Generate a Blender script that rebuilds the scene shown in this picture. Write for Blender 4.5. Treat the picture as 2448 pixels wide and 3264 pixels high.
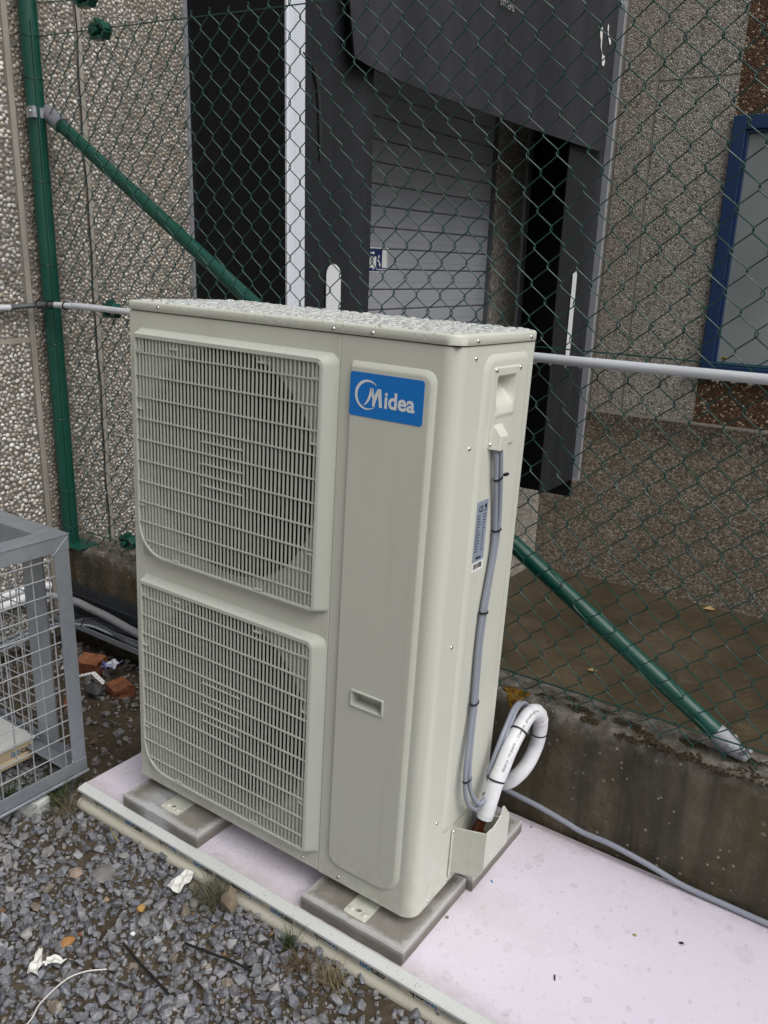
import bpy, bmesh, math, random
import numpy as np
from mathutils import Matrix, Vector
from math import radians, pi, sin, cos, sqrt

for o in list(bpy.data.objects): bpy.data.objects.remove(o)
SC = bpy.context.scene
COL = SC.collection
rnd = random.Random(7)
nrs = np.random.RandomState(11)

# ------------------------------------------------------------------ camera
def rot3(a, b, c):
    return (Matrix.Rotation(a, 3, 'Z') @ Matrix.Rotation(b, 3, 'X') @ Matrix.Rotation(c, 3, 'Z'))
cam_d = bpy.data.cameras.new('camera')
cam = bpy.data.objects.new('camera', cam_d); COL.objects.link(cam)
cam_d.sensor_fit = 'VERTICAL'; cam_d.sensor_height = 32.64; cam_d.sensor_width = 24.48
cam_d.lens = 26.351
cam_d.clip_start = 0.05; cam_d.clip_end = 500
cam.matrix_world = Matrix.Translation((1.742, -1.326, 1.441)) @ rot3(0.604, 1.28, 0.032).to_4x4()
SC.camera = cam
# ------------------------------------------------------------------ sky, sun, exposure
SUN_DIR = Vector((1.0, -0.26, 1.35)).normalized()
w = bpy.data.worlds.new('World'); SC.world = w; w.use_nodes = True
nt = w.node_tree; nt.nodes.clear()
sky = nt.nodes.new('ShaderNodeTexSky'); sky.sky_type = 'NISHITA'; sky.sun_disc = False
sky.sun_elevation = math.asin(SUN_DIR.z); sky.sun_rotation = math.atan2(SUN_DIR.x, SUN_DIR.y)
sky.dust_density = 4.0; sky.air_density = 1.0; sky.ozone_density = 1.0
hs = nt.nodes.new('ShaderNodeHueSaturation'); hs.inputs['Saturation'].default_value = 0.34
bg = nt.nodes.new('ShaderNodeBackground'); bg.inputs['Strength'].default_value = 0.088
wo = nt.nodes.new('ShaderNodeOutputWorld')
nt.links.new(sky.outputs[0], hs.inputs['Color']); nt.links.new(hs.outputs[0], bg.inputs[0]); nt.links.new(bg.outputs[0], wo.inputs[0])
sun_d = bpy.data.lights.new('sun', 'SUN'); sun_d.energy = 1.5; sun_d.angle = radians(48); sun_d.color = (1.0, 0.99, 0.975)
sun = bpy.data.objects.new('sun', sun_d); COL.objects.link(sun)
sun.rotation_euler = SUN_DIR.to_track_quat('Z', 'Y').to_euler()
SC.view_settings.view_transform = 'Standard'; SC.view_settings.look = 'None'
SC.view_settings.exposure = 0.30; SC.view_settings.gamma = 1.0; SC.view_settings.use_curve_mapping = False

# ------------------------------------------------------------------ frames
# the world is the building's plumb frame; the unit, its slabs and the panel lean about two degrees in it
QU = Matrix(((0.99960, -0.0190, 0.0210), (0.0186, 0.99962, 0.0200), (-0.0214, -0.0196, 0.99958)))
ROOT = {}
def _meta(o, label=None, cat=None, group=None, kind=None):
    if label: o['label'] = label
    if cat: o['category'] = cat
    if group: o['group'] = group
    if kind: o['kind'] = kind
    return o

# ------------------------------------------------------------------ mesh builder
class MB:
    def __init__(s): s.v = []; s.f = []; s.c = []
    def add(s, v, f, c=None):
        n = len(s.v); s.v += [tuple(p) for p in v]; s.f += [tuple(i + n for i in q) for q in f]
        if c is not None: s.c += [c] * len(v)
        return s
    def box(s, x0, x1, y0, y1, z0, z1, c=None):
        v = [(x, y, z) for x in (x0, x1) for y in (y0, y1) for z in (z0, z1)]
        return s.add(v, [(0, 1, 3, 2), (4, 6, 7, 5), (0, 4, 5, 1), (2, 3, 7, 6), (0, 2, 6, 4), (1, 5, 7, 3)], c)
    def obox(s, c, ax, ay, az, hx, hy, hz):
        c = Vector(c); v = []
        for i in (-1, 1):
            for j in (-1, 1):
                for k in (-1, 1): v.append(c + ax * (hx * i) + ay * (hy * j) + az * (hz * k))
        return s.add(v, [(0, 1, 3, 2), (4, 6, 7, 5), (0, 4, 5, 1), (2, 3, 7, 6), (0, 2, 6, 4), (1, 5, 7, 3)])
    def tube(s, pts, r, n=8, cap=True, closed=False):
        P = [Vector(p) for p in pts]; m = len(P)
        R = r if isinstance(r, (list, tuple)) else [r] * m
        T = []
        for i in range(m):
            if closed: t = P[(i + 1) % m] - P[i - 1]
            else: t = P[min(i + 1, m - 1)] - P[max(i - 1, 0)]
            T.append(t.normalized())
        a = Vector((0, 0, 1)) if abs(T[0].z) < .9 else Vector((1, 0, 0))
        u = T[0].cross(a).normalized(); rings = []; v = []
        for i in range(m):
            u = (u - T[i] * u.dot(T[i])).normalized(); b = T[i].cross(u)
            for k in range(n):
                t = 2 * pi * k / n; v.append(P[i] + (u * cos(t) + b * sin(t)) * R[i])
        f = []
        for i in range(m if closed else m - 1):
            j = (i + 1) % m
            for k in range(n):
                f.append((i * n + k, i * n + (k + 1) % n, j * n + (k + 1) % n, j * n + k))
        if cap and not closed:
            f.append(tuple(range(n - 1, -1, -1))); f.append(tuple((m - 1) * n + k for k in range(n)))
        return s.add(v, f)
    def prism(s, poly, fn, d0, d1):
        """poly: list of 2-d points; fn(a,b,d)->3-d"""
        n = len(poly)
        v = [fn(a, b, d0) for a, b in poly] + [fn(a, b, d1) for a, b in poly]
        f = [tuple(range(n)), tuple(range(2 * n - 1, n - 1, -1))]
        f += [(i, n + i, n + (i + 1) % n, (i + 1) % n) for i in range(n)]
        return s.add(v, f)
    def loops(s, loops, close_first=False, close_last=False):
        n = len(loops[0]); v = [p for l in loops for p in l]; f = []
        for j in range(len(loops) - 1):
            for i in range(n):
                f.append((j * n + i, j * n + (i + 1) % n, (j + 1) * n + (i + 1) % n, (j + 1) * n + i))
        if close_first: f.append(tuple(range(n - 1, -1, -1)))
        if close_last: f.append(tuple((len(loops) - 1) * n + i for i in range(n)))
        return s.add(v, f)
    def grid(s, fn, nu, nv):
        v = [fn(i / nu, j / nv) for j in range(nv + 1) for i in range(nu + 1)]
        f = [(j * (nu + 1) + i, j * (nu + 1) + i + 1, (j + 1) * (nu + 1) + i + 1, (j + 1) * (nu + 1) + i) for j in range(nv) for i in range(nu)]
        return s.add(v, f)
    def dome(s, c, r, h, ax=(0, 0, 1), n=8, m=3):
        ax = Vector(ax).normalized(); a = Vector((1, 0, 0)) if abs(ax.x) < .9 else Vector((0, 1, 0))
        u = ax.cross(a).normalized(); b = ax.cross(u); c = Vector(c); v = []
        for j in range(m):
            t = (pi / 2) * j / m
            for k in range(n):
                p = 2 * pi * k / n; v.append(c + (u * cos(p) + b * sin(p)) * (r * cos(t)) + ax * (h * sin(t)))
        v.append(c + ax * h); f = []
        for j in range(m - 1):
            for k in range(n): f.append((j * n + k, j * n + (k + 1) % n, (j + 1) * n + (k + 1) % n, (j + 1) * n + k))
        for k in range(n): f.append(((m - 1) * n + k, (m - 1) * n + (k + 1) % n, m * n))
        f.append(tuple(range(n - 1, -1, -1)))
        return s.add(v, f)
    def mesh(s, name, base=(0, 0, 0), fix=True):
        me = bpy.data.meshes.new(name)
        me.from_pydata([(p[0] - base[0], p[1] - base[1], p[2] - base[2]) for p in s.v], [], s.f)
        if fix:
            bm = bmesh.new(); bm.from_mesh(me); bmesh.ops.recalc_face_normals(bm, faces=bm.faces); bm.to_mesh(me); bm.free()
        if s.c and len(s.c) == len(s.v):
            ca = me.color_attributes.new('Col', 'FLOAT_COLOR', 'POINT')
            ca.data.foreach_set('color', np.array([(*c, 1) for c in s.c], 'f').ravel())
        return me

def rrect(x0, x1, z0, z1, rad, seg=6):
    """rounded rectangle; rad = (bl, br, tr, tl)"""
    out = []
    for (cx, cz, r, a0) in ((x0 + rad[0], z0 + rad[0], rad[0], pi), (x1 - rad[1], z0 + rad[1], rad[1], 1.5 * pi),
                            (x1 - rad[2], z1 - rad[2], rad[2], 0), (x0 + rad[3], z1 - rad[3], rad[3], .5 * pi)):
        for k in range(seg + 1):
            a = a0 + (pi / 2) * k / seg; out.append((cx + r * cos(a), cz + r * sin(a)))
    return out

def smooth(me, angle=35):
    for p in me.polygons: p.use_smooth = True
    try: me.set_sharp_from_angle(angle=radians(angle))
    except Exception: pass
    return me

def bevel(o, wd=.0015, seg=2):
    m = o.modifiers.new('bevel', 'BEVEL'); m.width = wd; m.segments = seg; m.limit_method = 'ANGLE'; m.angle_limit = radians(40)
    m.harden_normals = False
    return o

def thing(name, label, cat, base=(0, 0, 0), frame='W', group=None, kind=None):
    o = bpy.data.objects.new(name, None); COL.objects.link(o); o.empty_display_size = .1
    M = Matrix.Translation(base)
    if frame == 'U': M = QU.to_4x4() @ M
    o.matrix_world = M; ROOT[o.name] = Vector(base)
    return _meta(o, label, cat, group, kind)
def _base(p):
    while p.parent: p = p.parent
    return ROOT[p.name]
def part(parent, name, mb, mat, sm=None, bv=None, label=None, kind=None):
    me = mb.mesh(name, _base(parent)) if isinstance(mb, MB) else mb
    if not me.materials: me.materials.append(mat)
    o = bpy.data.objects.new(name, me); COL.objects.link(o); o.parent = parent
    if sm: smooth(me, sm)
    if bv: bevel(o, bv)
    return _meta(o, label, None, None, kind)
def single(name, label, cat, mb, mat, base=(0, 0, 0), frame='W', sm=None, bv=None, group=None, kind=None):
    me = mb.mesh(name, base)
    me.materials.append(mat)
    o = bpy.data.objects.new(name, me); COL.objects.link(o)
    M = Matrix.Translation(base)
    if frame == 'U': M = QU.to_4x4() @ M
    o.matrix_world = M; ROOT[o.name] = Vector(base)
    if sm: smooth(me, sm)
    if bv: bevel(o, bv)
    return _meta(o, label, cat, group, kind)
def cut(o, cutters):
    """boolean out boxes, applied at once; the cutters are deleted"""
    for mb in cutters:
        cm = mb.mesh('cutter', (0, 0, 0)); c = bpy.data.objects.new('cutter', cm); COL.objects.link(c)
        rt = o
        while rt.parent: rt = rt.parent
        bpy.context.view_layer.update()
        fr = QU.to_4x4() if o.get('_fr', 'U') == 'U' else Matrix()
        c.matrix_world = fr
        m = o.modifiers.new('cut', 'BOOLEAN'); m.operation = 'DIFFERENCE'; m.object = c; m.solver = 'EXACT'
        bpy.context.view_layer.update()
        dg = bpy.context.evaluated_depsgraph_get()
        me = bpy.data.meshes.new_from_object(o.evaluated_get(dg))
        o.modifiers.remove(m); old = o.data; nm = old.name; o.data = me; bpy.data.meshes.remove(old); me.name = nm
        bpy.data.objects.remove(c); bpy.data.meshes.remove(cm)
    return o

# ------------------------------------------------------------------ text
def text2d(s, bold=0.0, spacing=1.0):
    cu = bpy.data.curves.new('t', 'FONT'); cu.body = s; cu.size = 1; cu.offset = bold; cu.resolution_u = 3; cu.space_character = spacing
    o = bpy.data.objects.new('t', cu); COL.objects.link(o)
    bpy.context.view_layer.update()
    me = bpy.data.meshes.new_from_object(o.evaluated_get(bpy.context.evaluated_depsgraph_get()))
    v = [(p.co.x, p.co.y) for p in me.vertices]; f = [tuple(p.vertices) for p in me.polygons]
    bpy.data.objects.remove(o); bpy.data.curves.remove(cu); bpy.data.meshes.remove(me)
    x0 = min(p[0] for p in v); x1 = max(p[0] for p in v); y0 = min(p[1] for p in v); y1 = max(p[1] for p in v)
    return [((p[0] - x0) / (x1 - x0), (p[1] - y0) / (y1 - y0)) for p in v], f, (x1 - x0) / (y1 - y0)
def put_text(mb, s, fn, bold=0.0, spacing=1.0):
    v, f, a = text2d(s, bold, spacing)
    mb.add([fn(a_, b_) for a_, b_ in v], f); return mb

# ------------------------------------------------------------------ materials
MATS = {}
def mat(name, base=(.5, .5, .5), rough=.5, metal=0.0, build=None, spec=None, **kw):
    if name in MATS: return MATS[name]
    m = bpy.data.materials.new(name); m.use_nodes = True
    n = m.node_tree.nodes; b = n['Principled BSDF']
    b.inputs['Base Color'].default_value = (*base, 1); b.inputs['Roughness'].default_value = rough; b.inputs['Metallic'].default_value = metal
    if spec is not None: b.inputs['Specular IOR Level'].default_value = spec
    for k, v in kw.items(): b.inputs[k.replace('_', ' ')].default_value = v
    if build: build(G(m.node_tree, b))
    MATS[name] = m; return m
class G:
    def __init__(s, t, b): s.t = t; s.b = b; s.co = None
    def n(s, typ, **kw):
        x = s.t.nodes.new(typ)
        for k, v in kw.items(): setattr(x, k, v)
        return x
    def l(s, a, b): s.t.links.new(a, b)
    def coord(s):
        if s.co is None: s.co = s.n('ShaderNodeTexCoord').outputs['Object']
        return s.co
    def mapped(s, scale=(1, 1, 1), rot=(0, 0, 0)):
        m = s.n('ShaderNodeMapping'); m.inputs['Scale'].default_value = scale; m.inputs['Rotation'].default_value = rot
        s.l(s.coord(), m.inputs['Vector']); return m.outputs[0]
    def noise(s, scale, detail=4, rough=.55, vec=None, dist=0):
        x = s.n('ShaderNodeTexNoise'); x.inputs['Scale'].default_value = scale; x.inputs['Detail'].default_value = detail
        x.inputs['Roughness'].default_value = rough; x.inputs['Distortion'].default_value = dist
        s.l(vec or s.coord(), x.inputs['Vector']); return x.outputs['Fac']
    def vor(s, scale, feature='F1', vec=None, rnd_=1.0):
        x = s.n('ShaderNodeTexVoronoi'); x.feature = feature; x.inputs['Scale'].default_value = scale; x.inputs['Randomness'].default_value = rnd_
        s.l(vec or s.coord(), x.inputs['Vector']); return x
    def ramp(s, fac, stops, interp='LINEAR'):
        r = s.n('ShaderNodeValToRGB'); r.color_ramp.interpolation = interp; e = r.color_ramp.elements
        while len(e) < len(stops): e.new(.5)
        for q, (p, c) in zip(e, stops):
            q.position = p; q.color = (*c, 1) if isinstance(c, tuple) else (c, c, c, 1)
        s.l(fac, r.inputs[0]); return r.outputs[0]
    def mix(s, fac, a, b, mode='MIX'):
        m = s.n('ShaderNodeMix', data_type='RGBA', blend_type=mode)
        for sock, v in ((m.inputs['Factor'], fac), (m.inputs['A'], a), (m.inputs['B'], b)):
            if isinstance(v, (int, float)): sock.default_value = v
            elif isinstance(v, tuple): sock.default_value = (*v, 1)
            else: s.l(v, sock)
        return m.outputs['Result']
    def math(s, op, a, b=None):
        m = s.n('ShaderNodeMath', operation=op)
        for i, v in enumerate((a, b)):
            if v is None: continue
            if isinstance(v, (int, float)): m.inputs[i].default_value = v
            else: s.l(v, m.inputs[i])
        return m.outputs[0]
    def sep(s):
        x = s.n('ShaderNodeSeparateXYZ'); s.l(s.coord(), x.inputs[0]); return x.outputs
    def col(s, c): s.l(c, s.b.inputs['Base Color'])
    def rough(s, c): s.l(c, s.b.inputs['Roughness'])
    def bump(s, h, strength=.4, dist=.01):
        x = s.n('ShaderNodeBump'); x.inputs['Strength'].default_value = strength; x.inputs['Distance'].default_value = dist
        s.l(h, x.inputs['Height']); s.l(x.outputs[0], s.b.inputs['Normal'])
    def attr(s, name='Col'):
        a = s.n('ShaderNodeAttribute'); a.attribute_name = name; return a.outputs['Color']

def b_paint(c, c2, sp=.02):
    def f(g):
        nz = g.noise(3.5, 5, .6, g.mapped((1, 1, .35)))
        a = g.mix(g.ramp(nz, [(.35, 0.0), (.75, 1.0)]), c, c2)
        st = g.ramp(g.noise(26, 5, .6, g.mapped((1, 1, .05))), [(.56, 0.0), (.78, .22)])
        a = g.mix(st, a, (.36, .35, .29))
        low = g.math('MULTIPLY', g.ramp(g.sep()[2], [(.03, .35), (.22, 0.0)]), g.ramp(g.noise(30, 6, .7), [(.4, 0.0), (.7, 1.0)]))
        a = g.mix(low, a, (.30, .27, .21))
        a = g.mix(g.ramp(g.noise(240, 2), [(.70, 0.0), (.74, .35)]), a, (.28, .26, .22))
        g.col(a)
        g.rough(g.ramp(g.noise(9, 4), [(.3, .28), (.7, .46)]))
        g.bump(g.noise(900, 2), sp, .001)
    return f
PAINT = mat('cabinet_paint', build=b_paint((.635, .645, .57), (.595, .605, .535)))
PLASTIC = mat('grille_plastic', build=b_paint((.555, .575, .51), (.515, .535, .475)))
INNER = mat('inner_sheet', (.48, .49, .445), .5)
DARK = mat('dark_interior', (.012, .012, .014), .7)
FANB = mat('fan_plastic', (.018, .019, .022), .5)
SCREW = mat('screw_steel', (.62, .62, .60), .25, 1.0)
BLUE = mat('badge_blue', (.002, .19, .62), .35)
WHITE = mat('print_white', (.80, .80, .78), .5)
BLACK = mat('tie_black', (.012, .012, .013), .45)
INK = mat('print_black', (.015, .015, .018), .6)
INKB = mat('print_blue', (.008, .16, .38), .6)
LABEL = mat('label_silver', (.27, .32, .40), .4)
def b_galv(g):
    v = g.vor(55); c = g.n('ShaderNodeSeparateColor'); g.l(v.outputs['Color'], c.inputs[0])
    nz = g.noise(6, 5)
    a = g.ramp(c.outputs[0], [(0, (.34, .37, .41)), (1, (.385, .415, .455))])
    g.col(g.mix(g.ramp(nz, [(.45, 0.0), (.7, .6)]), a, (.22, .25, .29)))
    g.rough(g.ramp(nz, [(.3, .42), (.7, .6)]))
GALV = mat('galvanised_steel', rough=.5, metal=.55, build=b_galv)
WIRE = mat('galvanised_wire', (.52, .54, .56), .4, .6)
def b_green(c1, c2):
    def f(g):
        g.col(g.mix(g.ramp(g.noise(7, 5), [(.4, 0.0), (.7, 1.0)]), c1, c2)); g.rough(g.ramp(g.noise(15), [(.3, .22), (.7, .42)]))
    return f
GREEN = mat('post_green', build=b_green((.005, .064, .043), (.010, .082, .058)))
GWIRE = mat('wire_green', build=b_green((.006, .050, .040), (.014, .074, .062)))
PVC = mat('pvc_grey', build=lambda g: (g.col(g.ramp(g.noise(30, 4, .6, g.mapped((.15, 1, 1))), [(.4, (.62, .645, .68)), (.72, (.52, .54, .56))])), g.rough(g.ramp(g.noise(5), [(.3, .3), (.7, .45)]))))
SLEEVE = mat('flexible_conduit', (.10, .105, .115), .6)
CABLE = mat('cable_grey', (.27, .29, .34), .45)
CABLE2 = mat('cable_dark', (.055, .06, .07), .5)
ZINC = mat('zinc_fitting', build=lambda g: (g.col(g.ramp(g.noise(40, 4), [(.35, (.30, .31, .34)), (.7, (.46, .47, .50))])), g.bump(g.noise(120, 3), .3, .002)), rough=.6, metal=.3)
FOAMW = mat('insulation_white', build=lambda g: (g.col(g.ramp(g.noise(25, 4), [(.35, (.80, .81, .83)), (.75, (.68, .69, .72))])), g.bump(g.noise(120, 3), .25, .002)), rough=.55)
COPPER = mat('copper_brown', (.16, .05, .022), .5, .5)
RUBBER = mat('shelter_rubber', build=lambda g: (g.col(g.mix(g.ramp(g.noise(2.2, 6, .6, g.mapped((1, 1.5, .25))), [(.35, 0.0), (.75, 1.0)]), (.023, .024, .030), (.048, .049, .058))), g.bump(g.noise(5, 4, .6, g.mapped((1, 1, .4))), .5, .02)), rough=.5)
RUBBER3 = mat('curtain_rubber', build=lambda g: (g.col(g.mix(g.ramp(g.noise(3, 6, .65, g.mapped((1, 1.5, .2))), [(.4, 0.0), (.75, 1.0)]), (.011, .012, .015), (.026, .027, .032))), g.bump(g.noise(5, 4, .6, g.mapped((1, 1, .4))), .5, .02)), rough=.5)
RUBBER2 = mat('shelter_side_sheet', build=lambda g: (g.col(g.ramp(g.noise(3, 5), [(.3, (.005, .006, .008)), (.7, (.010, .011, .013))])), g.bump(g.noise(3.5, 4), .5, .03)), rough=.5, spec=.2)
ALU = mat('aluminium', (.55, .57, .62), .35, .55)
ALUW = mat('aluminium_bright', (.70, .74, .80), .35, .1)
DOOR = mat('door_grey', build=lambda g: g.col(g.ramp(g.noise(2.5, 5, .6, g.mapped((1, 1, .4))), [(.3, (.29, .305, .335)), (.7, (.355, .37, .40))])), rough=.45)
FRAMEB = mat('window_blue', build=lambda g: g.col(g.ramp(g.noise(4, 5), [(.35, (.010, .036, .105)), (.75, (.016, .046, .13))])), rough=.4)
GLASS = mat('frosted_glass', build=lambda g: g.col(g.ramp(g.noise(1.2, 4, .5), [(.3, (.23, .25, .25)), (.7, (.33, .35, .35))])), rough=.22)
NAVY = mat('sign_navy', (.010, .028, .13), .45)

def pebble_mat(name, scale, stops, mortar, edge=(.015, .085), bs=.55, stain=None, squash=(1, 1, 1)):
    def f(g):
        vec = g.mapped(squash)
        wob = g.n('ShaderNodeVectorMath', operation='ADD'); nz = g.n('ShaderNodeTexNoise'); nz.inputs['Scale'].default_value = scale * .8
        g.l(vec, nz.inputs['Vector']); sc = g.n('ShaderNodeVectorMath', operation='SCALE'); sc.inputs['Scale'].default_value = .35 / scale
        g.l(nz.outputs['Color'], sc.inputs[0]); g.l(vec, wob.inputs[0]); g.l(sc.outputs[0], wob.inputs[1])
        v = g.vor(scale, 'F1', wob.outputs[0]); e = g.vor(scale, 'DISTANCE_TO_EDGE', wob.outputs[0])
        c = g.n('ShaderNodeSeparateColor'); g.l(v.outputs['Color'], c.inputs[0])
        colr = g.ramp(c.outputs[0], stops)
        m = g.ramp(e.outputs['Distance'], [(edge[0], 0.0), (edge[1], 1.0)])
        out = g.mix(m, mortar, colr)
        if stain: out = stain(g, out, c)
        g.col(out)
        g.bump(g.ramp(e.outputs['Distance'], [(0, 0.0), (.35, 1.0)]), bs, .012)
    return mat(name, rough=.75, build=f)
def st_n(g, out, c):
    a = g.ramp(g.noise(1.3, 6, .65, g.mapped((1, 1, .35))), [(.42, 0.0), (.75, .5)])
    return g.mix(a, out, (.20, .16, .11), 'MIX')
def st_plinth(g, out, c):
    z = g.sep()[2]
    top = g.ramp(g.math('ADD', g.math('SUBTRACT', z, 1.256), g.math('MULTIPLY', g.noise(4, 4), .5)), [(.22, 0.0), (.46, .85)])
    o = g.mix(g.math('MULTIPLY', top, g.ramp(c.outputs[1], [(.45, 1.0), (.60, .1)])), out, (.012, .012, .012))
    return g.mix(g.ramp(g.noise(1.6, 5, .6), [(.35, .08), (.7, .38)]), o, (.17, .12, .07))
PEB_N = pebble_mat('pebble_dash_far', 66, [(0, (.09, .085, .075)), (.12, (.27, .25, .21)), (.5, (.43, .40, .35)), (.8, (.52, .49, .43)), (1, (.64, .61, .55))], (.15, .125, .095), stain=st_n)
PEB_P = pebble_mat('pebble_dash_plinth', 62, [(0, (.10, .085, .065)), (.3, (.22, .185, .14)), (.7, (.34, .295, .235)), (1, (.54, .49, .42))], (.075, .056, .036), stain=st_plinth)
PEB_B = pebble_mat('pebble_dash_brown', 58, [(0, (.050, .024, .010)), (.5, (.11, .055, .024)), (.82, (.16, .085, .04)), (.9, (.40, .30, .18)), (1, (.55, .46, .34))], (.045, .018, .006))
PEB_W = pebble_mat('pebble_dash_west', 62, [(0, (.14, .135, .12)), (.2, (.32, .30, .26)), (.6, (.48, .45, .40)), (1, (.64, .61, .56))], (.16, .135, .11), stain=st_n)
MORTAR = mat('mortar', build=lambda g: (g.col(g.ramp(g.noise(20, 5), [(.3, (.115, .103, .086)), (.7, (.21, .19, .165))])), g.bump(g.noise(90, 4), .6, .004)), rough=.9)
GROOVE = mat('concrete_joint', build=lambda g: (g.col(g.ramp(g.noise(12, 5, .6, g.mapped((1, 1, .3))), [(.3, (.26, .24, .205)), (.7, (.36, .335, .29))])), g.bump(g.noise(60, 4), .3, .004)), rough=.85)
PEBBLE = mat('pebble', build=lambda g: (g.col(g.mix(g.ramp(g.noise(90, 3), [(.4, 0.0), (.75, .35)]), g.attr(), (.22, .19, .15)))), rough=.6)
STONE = mat('crushed_stone', build=lambda g: (g.col(g.mix(g.ramp(g.noise(120, 5, .65), [(.46, 0.0), (.62, .55)]), g.attr(), (.34, .33, .325))), g.rough(g.ramp(g.noise(14), [(.35, .34), (.7, .6)])), g.bump(g.noise(160, 4), .35, .003)), rough=.5)
def b_dirt(g):
    a = g.ramp(g.noise(9, 7, .65), [(.3, (.030, .021, .011)), (.5, (.072, .052, .028)), (.72, (.13, .10, .062))])
    g.col(g.mix(g.ramp(g.noise(160, 3), [(.55, 0.0), (.72, .5)]), a, (.14, .125, .11)))
    g.rough(g.ramp(g.noise(6, 4), [(.35, .45), (.65, .85)])); g.bump(g.noise(55, 8, .7), .9, .012)
DIRT = mat('wet_dirt', build=b_dirt)
def b_pit(g):
    a = g.ramp(g.noise(1.3, 9, .68, None, .5), [(.28, (.026, .020, .010)), (.46, (.062, .047, .026)), (.58, (.088, .068, .040)), (.70, (.12, .098, .066)), (.82, (.22, .20, .16))])
    a = g.mix(g.ramp(g.noise(38, 7, .75), [(.42, .0), (.62, .55)]), a, (.030, .023, .012))
    a = g.mix(g.ramp(g.noise(8, 6, .7, None, 1.2), [(.55, 0.0), (.70, .4)]), a, (.14, .118, .082))
    g.col(g.mix(g.ramp(g.noise(130, 4, .7), [(.58, 0.0), (.70, .6)]), a, (.19, .165, .125)))
    g.rough(g.ramp(g.noise(1.4, 5), [(.35, .28), (.65, .6)])); g.bump(g.noise(60, 8, .75), .35, .006)
PIT = mat('wet_dock_concrete', build=b_pit)
def b_conc(g):
    z = g.sep()[2]
    base = g.ramp(g.noise(6, 8, .7, g.mapped((1, 1, .6))), [(.28, (.024, .020, .013)), (.46, (.064, .053, .034)), (.60, (.12, .10, .068)), (.76, (.22, .195, .15))])
    ol = g.mix(g.ramp(g.noise(3.6, 6, .65, g.mapped((1.6, 1, .35))), [(.44, 0.0), (.64, .7)]), base, (.078, .062, .016))
    st = g.ramp(g.noise(7, 6, .65, g.mapped((2.4, 1, .14))), [(.48, 0.0), (.66, .7)])
    ol = g.mix(st, ol, (.026, .021, .013))
    top = g.ramp(g.math('ADD', z, g.math('MULTIPLY', g.math('SUBTRACT', g.noise(16, 6), .5), .12)), [(.205, 0.0), (.262, 1.0)])
    c = g.mix(g.math('MULTIPLY', top, .85), ol, g.ramp(g.noise(26, 7, .7), [(.32, (.040, .032, .022)), (.48, (.12, .105, .085)), (.68, (.30, .28, .25))]))
    for scale, lim, r0 in ((20, .80, .20), (48, .72, .24)):
        v = g.vor(scale); vc = g.n('ShaderNodeSeparateColor'); g.l(v.outputs['Color'], vc.inputs[0])
        sp = g.math('MULTIPLY', g.ramp(g.math('ADD', v.outputs['Distance'], g.math('MULTIPLY', g.noise(150, 3), .22)), [(r0, 1.0), (r0 + .08, 0.0)]), g.ramp(vc.outputs[0], [(lim, 0.0), (lim + .03, .8)]))
        sp = g.math('MULTIPLY', sp, g.ramp(g.noise(2.5, 3), [(.42, 0.0), (.58, 1.0)]))
        c = g.mix(sp, c, (.36, .34, .29))
    gr = g.ramp(g.noise(230, 3, .6), [(.60, 0.0), (.72, .5)])
    c = g.mix(gr, c, (.17, .15, .12))
    g.col(c); g.rough(g.ramp(g.noise(7), [(.3, .5), (.7, .9)])); g.bump(g.noise(45, 9, .72), .85, .010)
LOWC = mat('mossy_concrete', build=b_conc)
def b_slab_(bloom):
    def f(g):
        a = g.ramp(g.noise(7, 7, .65), [(.3, (.165, .150, .128)), (.5, (.215, .198, .170)), (.75, (.27, .255, .23))])
        s = g.sep(); ax = g.math('ABSOLUTE', s[0]); ay = g.math('ABSOLUTE', s[1]); m = g.math('MAXIMUM', ax, ay)
        edge = g.ramp(g.math('ADD', m, g.math('MULTIPLY', g.math('SUBTRACT', g.noise(38, 6, .7), .5), .035)), [(.130, 0.0), (.143, .9)])
        zt = g.ramp(s[2], [(.024, 0.0), (.037, 1.0)])
        low = g.ramp(s[2], [(.0, .35), (.036, 0.0)])
        a = g.mix(low, a, (.10, .095, .088))
        c = g.mix(g.math('MULTIPLY', edge, zt), a, (.46, .46, .45))
        e = g.ramp(g.noise(15, 6, .7), [(.58, 0.0), (.66, .45)])
        c = g.mix(e, c, (.36, .355, .34))
        if bloom:
            b = g.ramp(g.noise(9, 5, .6, g.mapped((1, 2.2, 1), (0, 0, .5))), [(.40, 0.0), (.62, .85)])
            q = g.ramp(g.math('ADD', s[1], g.math('MULTIPLY', s[0], .55)), [(-.16, .15), (-.02, 1.0), (.10, .7), (.14, .2)]) if False else g.ramp(g.math('ABSOLUTE', g.math('ADD', g.math('ADD', s[0], .055), g.math('MULTIPLY', s[1], .25))), [(.03, 1.0), (.085, 0.0)])
            c = g.mix(g.math('MULTIPLY', b, q), c, (.52, .53, .55))
        g.col(c); g.bump(g.noise(140, 6, .7), .5, .003); g.rough(g.ramp(g.noise(5), [(.35, .45), (.6, .85)]))
    return f
SLAB = mat('concrete_slab', build=b_slab_(False))
SLABB = mat('concrete_slab_bloom', build=b_slab_(True))
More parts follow.
